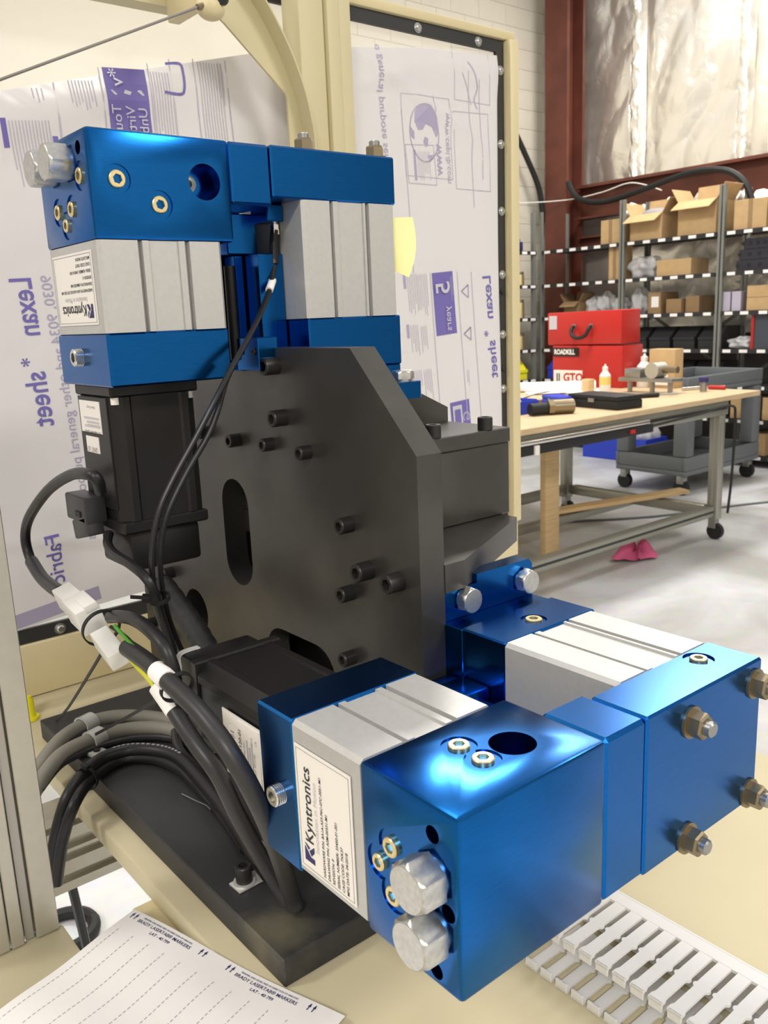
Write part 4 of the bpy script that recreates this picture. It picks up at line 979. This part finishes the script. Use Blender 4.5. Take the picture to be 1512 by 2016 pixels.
q = B(); q.obox((4.30, 2.62, .235), (1, -.35, .03), (0, 0, 1), .52, .012, .05, .002)
mk('wood_plank', q, 'wood', label='pale wood plank lying across the lower bench rails', cat='board')
def rag(u, v):
    a = u * 2 * math.pi; r = .002 + .115 * v
    hgt = .06 * math.exp(-((r - .05) / .05) ** 2) * (1 + .6 * math.sin(5 * a)) + .018 * (1 + math.sin(9 * a + 30 * r)) * (1 - v * .7)
    return (3.97 + r * 1.3 * math.cos(a) * (1 + .3 * math.sin(3 * a)), 2.24 + r * .8 * math.sin(a) * (1 + .2 * math.cos(5 * a)), .004 + hgt)
q = B(); q.grid(rag, 40, 12)
mk('pink_rag', q, 'pink', label='crumpled pink shop rag on the floor under the bench', cat='rag', angle=60)
# red tool chest
ZT = .9002
t = thing('tool_chest', (5.2, 3.5, ZT), 'red metal tool chest with stickers, lid section askew on top', 'tool box')
ux = Vector((0, -1, 0)); uy = Vector((1, 0, 0))
o0 = Vector((4.80, 3.575, ZT))
def tb(x, y, z): return o0 + ux * x + uy * y + Vector((0, 0, z))
q = B(); q.obox(tb(.305, .12, .145), ux, uy, .305, .12, .145, .006); mk('lower_box', q, 'red_paint', t)
q = B(); q.obox(tb(.275, .11, .293 + .120), (ux + Vector((0, 0, .012))).normalized(), uy, .325, .11, .116, .010); mk('upper_box', q, 'red_paint', t)
hd = [tb(.20, -.002, .425), tb(.20, -.035, .41), tb(.215, -.05, .365), tb(.275, -.055, .345), tb(.335, -.05, .365), tb(.35, -.035, .41), tb(.35, -.002, .425)]
mk('handle', B().tube(hd, .013, 8), 'rubber', t)
for x in (.20, .35):
    q = B(); q.obox(tb(x, -.004, .425), ux, uy, .016, .006, .016, .002); mk('handle_bracket', q, 'steel_grey', t)
N_ = -uy
q = B(); q.obox(tb(.125, -.003, .245), ux, uy, .115, .003, .030); s1_ = mk('sticker', q, 'rubber', t)
lettering('ROADKILL', .050, tb(.020, -.0075, .229), ux, (0, 0, 1), 'paper', s1_, bold=.03, sx=.80)
q = B(); q.obox(tb(.145, -.003, .065), ux, uy, .130, .003, .050); s2_ = mk('sticker', q, 'label_white', t)
lettering('GTO', .082, tb(.105, -.0075, .037), ux, (0, 0, 1), 'red_paint', s2_, bold=.03)
q = B()
for i in range(2): q.obox(tb(.048 + i * .02, -.007, .06), (ux + Vector((0, 0, .9 * (1 - i)))).normalized() if 0 else ux, uy, .005, .001, .032)
mk('sticker_mark', q, 'ink', s2_)
q = B(); q.obox(tb(.005, -.002, .455), ux, uy, .035, .002, .048); mk('sticker', q, 'ink_grey_light', t)
# bottles
def bottle(x, y, r, h, label, body, m2):
    t = thing('bottle', (x, y, ZT), label, 'bottle')
    mk('bottle_body', B().lathe((x, y, ZT), (0, 0, 1), [(0, r * .9), (.01, r), (h * .62, r), (h * .74, r * .55), (h * .78, r * .45)], 18), body, t)
    mk('bottle_cap', B().lathe((x, y, ZT + h * .78), (0, 0, 1), [(0, r * .5), (h * .12, r * .5), (h * .14, r * .22), (h * .22, r * .12)], 14), 'white_plastic', t)
    if m2: mk('bottle_label', B().lathe((x, y, ZT + h * .30), (0, 0, 1), [(0, r * 1.02), (h * .26, r * 1.02)], 18), m2, t)
bottle(4.46, 2.85, .036, .19, 'yellow labelled glue bottle with white nozzle in front of the red chest', 'white_plastic', 'oil_yellow')
bottle(4.95, 2.89, .05, .23, 'plain white squeeze bottle against the side of the red chest', 'white_plastic', None)
# cases and small stuff
def case(name, cx, cy, ang, hx, hy, h, m, label, cat, bev=.006):
    t = thing(name, (cx, cy, ZT), label, cat)
    a = Vector((math.cos(ang), math.sin(ang), 0)); c = Vector((-a.y, a.x, 0))
    q = B(); q.obox((cx, cy, ZT + h * .32), a, c, hx, hy, h * .32, bev); mk('case_base', q, m, t)
    q = B(); q.obox((cx, cy, ZT + h * .82), a, c, hx, hy, h * .175, bev); mk('case_lid', q, m, t)
    q = B(); q.obox(Vector((cx, cy, ZT + h * .62)) - c * (hy + .003), a, c, hx * .12, .003, h * .14, .001); mk('latch', q, 'steel_grey', t)
    return t
case('carry_case', 3.80, 2.36, math.atan2(-.365, -.05) + math.pi * 0, .19, .10, .075, 'rubber', 'flat black plastic case on the bench in front of the glue bottle', 'case')
t = case('small_box', 3.73, 2.63, math.atan2(-.26, -.10), .10, .06, .06, 'bin_blue', 'flat blue cardboard box beside the black case on the bench', 'box')
t = thing('storage_bin', (3.25, 2.62, ZT), 'blue parts bin full of white paper at the bench end near the door', 'bin')
mk('bin_wall', B().box(3.10, 3.40, 2.50, 2.51, ZT, ZT + .07), 'bin_blue', t); mk('bin_wall', B().box(3.10, 3.40, 2.74, 2.75, ZT, ZT + .08), 'bin_blue', t)
mk('bin_wall', B().box(3.39, 3.40, 2.51, 2.74, ZT, ZT + .075), 'bin_blue', t); mk('bin_floor', B().box(3.10, 3.39, 2.51, 2.74, ZT, ZT + .01), 'bin_blue', t)
q = B(); q.ball((3.26, 2.63, ZT + .06), .09, 1.2, 1, .55, 8); mk('crumpled_paper', q, 'paper', label='crumpled white paper stuffed in the blue bench bin', cat='paper')
t = thing('pipe_fitting', (3.36, 2.36, ZT), 'olive brass pipe valve with black end lying on the bench edge', 'valve')
mk('valve_body', B().cyl((3.36, 2.38, ZT + .04), (3.47, 2.32, ZT + .04), .04, 16), 'nut_bronze', t)
mk('valve_tail', B().cyl((3.24, 2.42, ZT + .035), (3.36, 2.38, ZT + .035), .032, 16), 'rubber', t)
mk('valve_nut', B().lathe((3.34, 2.385, ZT + .04), (.11, -.06, 0), [(0, .042), (.03, .042)], 6), 'nut_bronze', t)
def papers(name, P, label, m='paper'):
    q = B(); q.ribbon(P, (1, .3, 0), .12, .002, 4); mk(name, q, m, label=label, cat='paper', angle=60)
papers('loose_paper', [(4.2, 3.30, ZT + .004), (4.4, 3.12, ZT + .01), (4.6, 2.95, ZT + .004)], 'loose white papers spread in front of the red chest')
papers('loose_paper', [(3.7, 2.95, ZT + .014), (3.9, 2.85, ZT + .06), (4.1, 2.75, ZT + .045)], 'white plastic sheet heaped beside the flat blue box')
mk('paper_roll', B().cyl((4.25, 3.42, ZT + .035), (4.62, 3.05, ZT + .035), .033, 16), 'paper', label='rolled white paper lying before the red chest', cat='paper')
q = B(); q.obox((4.45, 2.98, ZT + .045), ux, uy, .03, .03, .045, .002); mk('wood_block', q, 'wood', label='small upright wood block beside the glue bottle', cat='block')
t = thing('paper_bag', (5.62, 3.24, ZT - .25), 'brown paper parcel with white slip behind the vise', 'bag')
t.location = (5.0, 2.72, ZT)
q = B(); q.obox((4.98, 2.74, ZT + .13), ux, uy, .10, .05, .13, .004); mk('bag_body', q, 'cardboard', t)
q = B(); q.obox(Vector((4.98, 2.74, ZT + .07)) - uy * .052, ux, uy, .05, .001, .05); mk('paper_slip', q, 'paper', t)
# grey machined clamp fixture (vise) on the bench
t = thing('bench_vise', (4.62, 2.62, ZT), 'grey steel vise assembly raised on short posts near bench middle', 'vise')
q = B(); q.obox((4.62, 2.62, ZT + .085), ux, uy, .20, .06, .012, .002); mk('vise_plate', q, 'steel_grey', t)
for s in (-.15, .02, .15):
    p = Vector((4.62, 2.62, ZT)) + ux * s; mk('vise_post', B().cyl(p, p + Vector((0, 0, .074)), .016, 12), 'steel_grey', t)
q = B(); p = Vector((4.62, 2.62, ZT + .145)) + ux * .05; q.cyl(p - uy * .06, p + uy * .06, .05, 20); mk('vise_drum', q, 'alu_profile', t)
q = B(); q.obox(Vector((4.62, 2.62, ZT + .125)) - ux * .10, ux, uy, .06, .05, .030, .004); mk('vise_jaw', q, 'steel_grey', t)
q = B(); p = Vector((4.62, 2.62, ZT + .15)); q.cyl(p + ux * .09, p + ux * .20, .022, 12); mk('vise_screw', q, 'nut_bronze', t)
def tool(name, p, d, r, m, label, cat, L=.2):
    p = Vector(p); d = Vector(d).normalized(); t = thing(name, p, label, cat)
    mk('handle', B().tube([p, p + d * L * .3, p + d * L * .55], r, 8, 2), m, t); mk('shaft', B().tube([p + d * L * .5, p + d * L], r * .45, 6, 2), 'steel_grey', t)
tool('screwdriver', (4.25, 2.48, ZT + .015), (.5, -.25, 0), .014, 'rubber', 'black handled screwdriver lying below the vise', 'screwdriver', .3)
tool('socket_wrench', (4.80, 2.50, ZT + .012), (.6, -.2, 0), .010, 'chrome', 'long chrome wrench lying toward the bench corner', 'wrench', .35)
tool('pliers', (4.98, 2.30, ZT + .014), (-.1, .9, 0), .013, 'red_paint', 'red handled pliers at the bench corner', 'pliers', .2)
t = thing('hole_saw', (4.82, 2.36, ZT), 'dark blue capped steel cylinder standing near the bench corner', 'tool')
mk('cup', B().cyl((4.82, 2.36, ZT), (4.82, 2.36, ZT + .06), .022, 14), 'steel_grey', t); mk('cap', B().cyl((4.82, 2.36, ZT + .061), (4.82, 2.36, ZT + .09), .03, 14), 'ink_navy', t)

# ================================================================ utility cart and bin
t = thing('utility_cart', (6.15, 3.3, 0), 'grey plastic two shelf utility cart on casters behind the bench', 'cart')
X0, X1, Y0, Y1 = 5.62, 6.72, 2.96, 3.60
for (z0, z1, nm) in ((.155, .30, 'lower_tray'), (.78, .91, 'upper_tray')):
    q = B(); q.box(X0, X1, Y0, Y1, z0, z0 + .04, .01)
    mk(nm, q, 'cart_grey', t)
    for a in ((X0, X1, Y0, Y0 + .03), (X0, X1, Y1 - .03, Y1), (X0, X0 + .03, Y0 + .03, Y1 - .03), (X1 - .03, X1, Y0 + .03, Y1 - .03)):
        mk('tray_rim', B().box(*a, z0 + .04, z1, .006), 'cart_grey', t)
for x, y in ((X0, Y0), (X1 - .12, Y0), (X0, Y1 - .12), (X1 - .12, Y1 - .12)):
    mk('cart_post', B().box(x, x + .12, y, y + .12, .30, .78, .02), 'cart_grey', t)
    mk('caster_wheel', B().cyl((x + .03, y + .06, .06), (x + .07, y + .06, .06), .06, 18), 'rubber', t)
    mk('caster_fork', B().box(x + .02, x + .08, y + .03, y + .09, .09, .155, .004), 'steel_grey', t)
t = thing('storage_bin', (6.95, 4.4, 0), 'large blue plastic tote standing on the floor behind the utility cart', 'bin')
q = B(); q.box(6.70, 7.05, 4.05, 4.78, .002, .02); mk('tote_floor', q, 'bin_blue', t)
for a in ((6.70, 7.05, 4.05, 4.07), (6.70, 7.05, 4.76, 4.78), (6.70, 6.72, 4.07, 4.76), (7.03, 7.05, 4.07, 4.76)): mk('tote_wall', B().box(*a, .02, .22), 'bin_blue', t)
def bagf(cx, cy, cz, rx, ry, rz, label, m='bag_clear', seed=1):
    rnd = random.Random(seed); ph = [rnd.uniform(0, 6) for _ in range(6)]
    def f(u, v):
        a = u * 2 * math.pi; e = (v - .5) * math.pi
        r = 1 + .16 * math.sin(5 * a + ph[0] + 3 * e) + .12 * math.sin(9 * a + ph[1]) * math.cos(e) + .10 * math.sin(7 * e + ph[2])
        return (cx + rx * r * math.cos(a) * math.cos(e), cy + ry * r * math.sin(a) * math.cos(e), cz + max(.002, rz * (1 + r * math.sin(e))))
    return mk('plastic_bag', B().grid(f, 32, 14), m, label=label, cat='bag', angle=70)
bagf(6.87, 4.2, .10, .14, .13, .17, 'white plastic bag heaped in the blue tote behind the cart', 'bag_clear', 4)
mk('floor_cable', B().tube([(3.2, 3.6, .008), (4.2, 3.2, .008), (4.9, 2.75, .008), (5.6, 2.5, .008), (6.4, 2.1, .008), (7.0, 1.7, .008)], .008, 6), 'cart_grey', label='thin grey cable snaking over the concrete floor past the bench', cat='cable')
q = B(); q.obox((5.55, 2.0, .012), (1, -.2, 0), (0, 1, 0), .13, .025, .012, .003); mk('white_strip', q, 'paper', label='small white strip lying on the floor beyond the bench caster', cat='strip')

# ================================================================ shelving
ZS = [0.10, 0.42, 0.72, 1.04, 1.37, 1.71, 2.055]
tagm = B().box(-.0025, 0, -.038, .038, -.014, .014).mesh('shelf_tag'); tagm.materials.append(MATS['paper'])
tagm2 = B().box(-.038, .038, -.0025, 0, -.014, .014).mesh('shelf_tag'); tagm2.materials.append(MATS['paper'])
def rack(y0, y1, label, top=2.45):
    t = thing('shelving_unit', (7.3, (y0 + y1) / 2, 0), label, 'shelving', 'steel shelving along the back wall')
    L = Vector(t.location)
    for x in (7.10, 7.52):
        for y in (y0, y1 - .022): mk('rack_post', B().box(x, x + .03, y, y + .022, 0, top), 'rack_grey', t)
    for z in ZS:
        mk('shelf', B().box(7.105, 7.55, y0 + .023, y1 - .023, z - .02, z), 'rack_black', t)
        mk('shelf_lip', B().box(7.092, 7.0995, y0 + .03, y1 - .03, z - .035, z + .004), 'rack_black', t)
        n = int((y1 - y0 - .1) / .14)
        for i in range(n):
            y = y0 + .10 + (y1 - y0 - .2) * i / max(1, n - 1) + random.uniform(-.015, .015)
            o = bpy.data.objects.new('shelf_tag', tagm); COL.objects.link(o); o.parent = t; o.location = Vector((7.0915, y, z - .016)) - L
    for (za, zb) in ((1.06, .74), (.74, 1.06), (1.06, 1.36)):
        pass
    for s in (0, 1):
        a = Vector((7.565, y0 + .05, .75 if s else 1.35)); c = Vector((7.565, y1 - .05, 1.35 if s else .75))
        q = B(); q.obox((a + c) / 2, c - a, (1, 0, 0), (c - a).length / 2, .003, .016); mk('brace', q, 'rack_grey', t)
    return t
rack(4.66, 5.68, 'grey steel shelving bay nearest the rusty corner column')
rack(3.62, 4.645, 'grey steel shelving bay holding the open cardboard boxes')
rack(2.58, 3.605, 'grey steel shelving bay at the far end with the black foam tray')
t = thing('shelving_unit', (6.4, 5.9, 0), 'grey steel shelving along the white block wall by the door edge', 'shelving')
for x in (5.95, 7.02):
    for y in (5.70, 6.12): mk('rack_post', B().box(x, x + .04, y, y + .04, 0, 2.45), 'rack_grey', t)
for z in ZS:
    mk('shelf', B().box(5.99, 7.018, 5.705, 6.15, z - .02, z), 'rack_black', t)
    mk('shelf_lip', B().box(5.96, 7.06, 5.692, 5.6995, z - .035, z + .004), 'rack_black', t)
    for x in (6.30, 6.44, 6.58, 6.72, 6.87, 7.0):
        o = bpy.data.objects.new('shelf_tag', tagm2); COL.objects.link(o); o.parent = t; o.location = Vector((x, 5.6915, z - .016)) - Vector(t.location)
a = Vector((6.0, 5.72, 2.7)); 
q = B(); q.obox((6.75, 6.1, 2.25), (.6, 0, -.62), (0, 1, 0), .45, .004, .014); mk('brace', q, 'rack_grey', t)

def carton(y0, y1, x0, z0, h, label, m='cardboard', flaps=0, depth=.3, slip=False, tape=True):
    t = thing('cardboard_box', (x0 + depth / 2, (y0 + y1) / 2, z0), label, 'box', 'cardboard boxes on the shelving')
    z0 += .001
    if flaps:
        for a in ((x0, x0 + .006, y0, y1), (x0 + depth - .006, x0 + depth, y0, y1), (x0 + .006, x0 + depth - .006, y0, y0 + .006), (x0 + .006, x0 + depth - .006, y1 - .006, y1)):
            mk('box_wall', B().box(*a, z0, z0 + h), m, t)
        mk('box_bottom', B().box(x0 + .006, x0 + depth - .006, y0 + .006, y1 - .006, z0, z0 + .006), m, t)
        fl = min(.16, depth * .5)
        q = B(); q.obox((x0 - fl * .42, (y0 + y1) / 2, z0 + h - fl * .25 * flaps), (1, 0, .6 * flaps), (0, 1, 0), fl * .5, (y1 - y0) / 2, .003); mk('flap', q, m, t)
        q = B(); q.obox((x0 + depth + fl * .1, (y0 + y1) / 2, z0 + h + fl * .5), (.2, 0, 1), (0, 1, 0), fl * .5, (y1 - y0) / 2, .003); mk('flap', q, m, t)
        q = B(); q.obox((x0 + depth / 2, y0 - fl * .25, z0 + h + fl * .4), (0, -.5, .85), (1, 0, 0), fl * .5, depth / 2, .003); mk('flap', q, m, t)
        q = B(); q.obox((x0 + depth / 2, y1 + fl * .25, z0 + h + fl * .4), (0, .5, .85), (1, 0, 0), fl * .5, depth / 2, .003); mk('flap', q, m, t)
    else:
        mk('box_body', B().box(x0, x0 + depth, y0, y1, z0, z0 + h, .003, 1), m, t)
        if tape: mk('tape_strip', B().box(x0 - .001, x0 + depth + .001, (y0 + y1) / 2 - .02, (y0 + y1) / 2 + .02, z0 + .01, z0 + h + .001), 'cardboard_dark' if m == 'cardboard' else 'cardboard', t)
    if slip: mk('paper_slip', B().box(x0 - .002, x0 - .001, y0 + .02, y0 + .10, z0 + h * .3, z0 + h * .8), 'paper', t)
    return t
zt = ZS[6]
carton(4.70, 4.93, 7.14, zt, .23, 'plain tall cardboard box at the start of the row on the top shelf')
carton(4.25, 4.60, 7.16, zt, .24, 'open cardboard box with flap folded down spilling grey packing', flaps=1)
carton(3.70, 4.08, 7.16, zt, .30, 'large open cardboard box with raised flaps on the top shelf', flaps=1)
carton(3.22, 3.52, 7.14, zt, .25, 'taped cardboard box printed on its side beyond the second post')
for k in range(2): carton(3.02, 3.20, 7.12, zt + .115 * k, .113, ('lower small cardboard box with white slip at the top shelf end', 'upper small cardboard box with white slip at the top shelf end')[k], slip=True, depth=.2, tape=False)
mk('packing_foam', B().ball((7.30, 4.40, zt + .24), .10, 1.2, 1.6, .6, 10), 'ink_grey', label='dark grey packing stuffed in the open cardboard box', cat='packing')
carton(4.69, 4.83, 7.14, ZS[5], .33, 'tall narrow cardboard box on the second shelf by the post', depth=.2)
carton(3.92, 4.28, 7.14, ZS[5], .15, 'low plain cardboard box alone on the second shelf', tape=False)
bagf(7.30, 4.50, ZS[5], .13, .17, .10, 'clear plastic bag of parts beside the low cardboard box', 'bag_clear', 9)
t = thing('foam_tray', (7.25, 3.3, ZS[5]), 'black foam tray stepped with rows of round holes on the second shelf', 'tray')
for i, (w_, z) in enumerate(((.28, 0), (.25, .09), (.18, .18))):
    mk('foam_layer', B().box(7.14, 7.40, 3.28 - w_ + .03, 3.28 + w_ * .7, ZS[5] + .001 + z, ZS[5] + .0905 + z, .004, 1), 'foam_black', t)
    for k in range(5):
        y = 3.28 - w_ + .06 + k * w_ * .36
        mk('foam_hole', B().cyl((7.1395, y, ZS[5] + .05 + z), (7.1375, y, ZS[5] + .05 + z), .018, 12), 'rubber', t)
mk('white_tube', B().cyl((7.20, 3.40, ZS[5] + .28), (7.20, 3.40, ZS[5] + .42), .014, 10), 'white_plastic', label='white tube standing up from the black foam tray', cat='tube')
z4 = ZS[4]
carton(3.05, 3.36, 7.13, z4, .11, 'lower long cardboard carton with white slip on the third shelf', slip=True, tape=False)
carton(3.05, 3.36, 7.13, z4 + .112, .10, 'upper long cardboard carton with white slip on the third shelf', slip=True, tape=False)
for y in (3.42, 3.52): carton(y, y + .085, 7.14, z4, .17, ('blue and white parts carton nearer the post on the third shelf', 'blue and white parts carton beside the long cartons')[y < 3.5], m='film_line', tape=False)
carton(4.24, 4.38, 7.16, z4, .20, 'tall brown carton with white slip on the middle third shelf', m='cardboard_dark', slip=True, tape=False)
carton(4.02, 4.18, 7.16, z4, .13, 'short brown carton standing right of the tall brown carton', m='cardboard_dark', tape=False)
carton(3.86, 4.00, 7.20, z4, .15, 'dim brown carton at the end of the middle third shelf', m='cardboard_dark', tape=False)
carton(5.22, 5.42, 7.18, z4, .15, 'open topped brown carton behind the red chest', m='cardboard_dark', flaps=1, depth=.2)
for i, (y, s) in enumerate(((5.1, .09), (4.95, .11), (4.78, .08), (4.55, .12))):
    bagf(7.30, y, z4, .10, .09, s, ('small clear parts bag next to the brown open carton', 'larger clear parts bag above the red chest', 'little clear parts bag left of the middle post', 'wide clear parts bag right of the middle post')[i], 'bag_clear', 20 + i)
mk('cloth_pile', B().ball((7.30, 4.25, ZS[3] + .31), .05, 3, 4.2, .5, 8), 'ink_grey_light', label='grey folded cloth sticking out below the brown cartons', cat='cloth') if 0 else None
# things on the next shelf down
z3 = ZS[3]
t = thing('display_panel', (7.2, 3.1, z3), 'red framed dark display panel leaning on the fourth shelf', 'panel')
q = B(); q.box(7.14, 7.16, 2.75, 3.28, z3 + .001, z3 + .31); mk('screen', q, 'screen_dark', t)
for a in ((2.75, 3.28, z3 + .311, z3 + .335), (3.281, 3.305, z3 + .001, z3 + .335)): mk('frame_bar', B().box(7.13, 7.17, a[0], a[1], a[2], a[3]), 'red_paint', t)
bagf(7.22, 3.42, z3, .10, .12, .05, 'clear bag beside the red framed panel', 'bag_clear', 33)
for i, y in enumerate((3.72, 3.98, 4.24, 4.50)):
    t = thing('storage_bin', (7.32, y, z3), 'black hopper bin in the shadowed fourth shelf, %s of the row' % ('nearest the second post', 'second', 'third', 'last')[i], 'bin')
    mk('bin_body', B().prism([(7.16, z3 + .001), (7.50, z3 + .001), (7.50, z3 + .20), (7.28, z3 + .20), (7.16, z3 + .10)], 'xz', y - .11, y + .11), 'rack_black', t)
    mk('bin_lip', B().box(7.15, 7.165, y - .11, y + .11, z3 + .085, z3 + .105), 'foam_black', t)
for i, y in enumerate((3.75, 4.05, 4.35)):
    t = thing('storage_bin', (7.32, y, ZS[2]), 'black hopper bin on the shelf below the fourth, %s of three' % ('first', 'middle', 'last')[i], 'bin')
    mk('bin_body', B().prism([(7.16, ZS[2] + .001), (7.50, ZS[2] + .001), (7.50, ZS[2] + .20), (7.28, ZS[2] + .20), (7.16, ZS[2] + .10)], 'xz', y - .13, y + .13), 'rack_black', t)
    mk('bin_lip', B().box(7.15, 7.165, y - .13, y + .13, ZS[2] + .085, ZS[2] + .105), 'foam_black', t)
for i, (z, y) in enumerate(((.42, 3.35), (.42, 3.05), (.10, 3.25))):
    carton(y - .12, y + .12, 7.14, z, .2, ('cardboard box low on the end bay seen past the cart post', 'second cardboard box low on the end bay', 'cardboard box on the bottom shelf of the end bay')[i])
bagf(7.2, 2.85, .42, .12, .12, .06, 'clear bag on a low shelf of the end bay', 'bag_clear', 41)
# items on the shelving by the block wall
t = thing('storage_bin', (6.75, 5.80, .72), 'bright yellow hopper bin on the wall shelving by the door edge', 'bin')
mk('bin_body', B().prism([(5.71, .721), (5.95, .721), (5.95, .93), (5.80, .93), (5.71, .82)], 'yz', 6.66, 6.92), 'yellow', t)
mk('bin_lip', B().box(6.66, 6.92, 5.70, 5.712, .80, .83), 'yellow', t)
t = thing('storage_bin', (7.2, 5.2, .72), 'blue hopper bin just behind the red chest corner', 'bin')
mk('bin_body', B().prism([(7.13, .721), (7.45, .721), (7.45, .95), (7.25, .95), (7.13, .84)], 'xz', 5.44, 5.60), 'bin_blue', t)
mk('bin_lip', B().box(7.12, 7.132, 5.44, 5.60, .82, .85), 'bin_blue', t)
k = 0
for z in (ZS[5], ZS[4], ZS[3]):
    for i in range(3):
        x = 6.70 + .11 * i; h = random.uniform(.10, .2)
        sh = ('second', 'third', 'fourth')[(ZS[5], ZS[4], ZS[3]).index(z)]
        t = thing('jar', (x, 5.80, z), 'small white jar with dark lid on the %s wall shelf, %s from the door' % (sh, ('first', 'second', 'third')[i]), 'jar', 'jars on the wall shelving')
        mk('jar_body', B().cyl((x, 5.80, z + .001), (x, 5.80, z + h), .042, 14), ('label_white', 'brass', 'paper')[(i + k) % 3], t)
        mk('jar_lid', B().cyl((x, 5.80, z + h), (x, 5.80, z + h + .03), .036, 14), ('foam_black', 'nut_bronze', 'steel_grey')[(i + k) % 3], t)
        k += 1
t = thing('hand_drill', (6.78, 5.8, ZS[6]), 'dark blue tool lying on the top wall shelf', 'tool')
mk('tool_body', B().obox((6.78, 5.80, ZS[6] + .055), (1, .1, 0), (0, 1, 0), .15, .05, .05, .015), 'ink_navy', t)
mk('tool_cover', B().obox((6.78, 5.80, ZS[6] + .118), (1, .1, 0), (0, 1, 0), .11, .04, .010, .004), 'rubber', t)
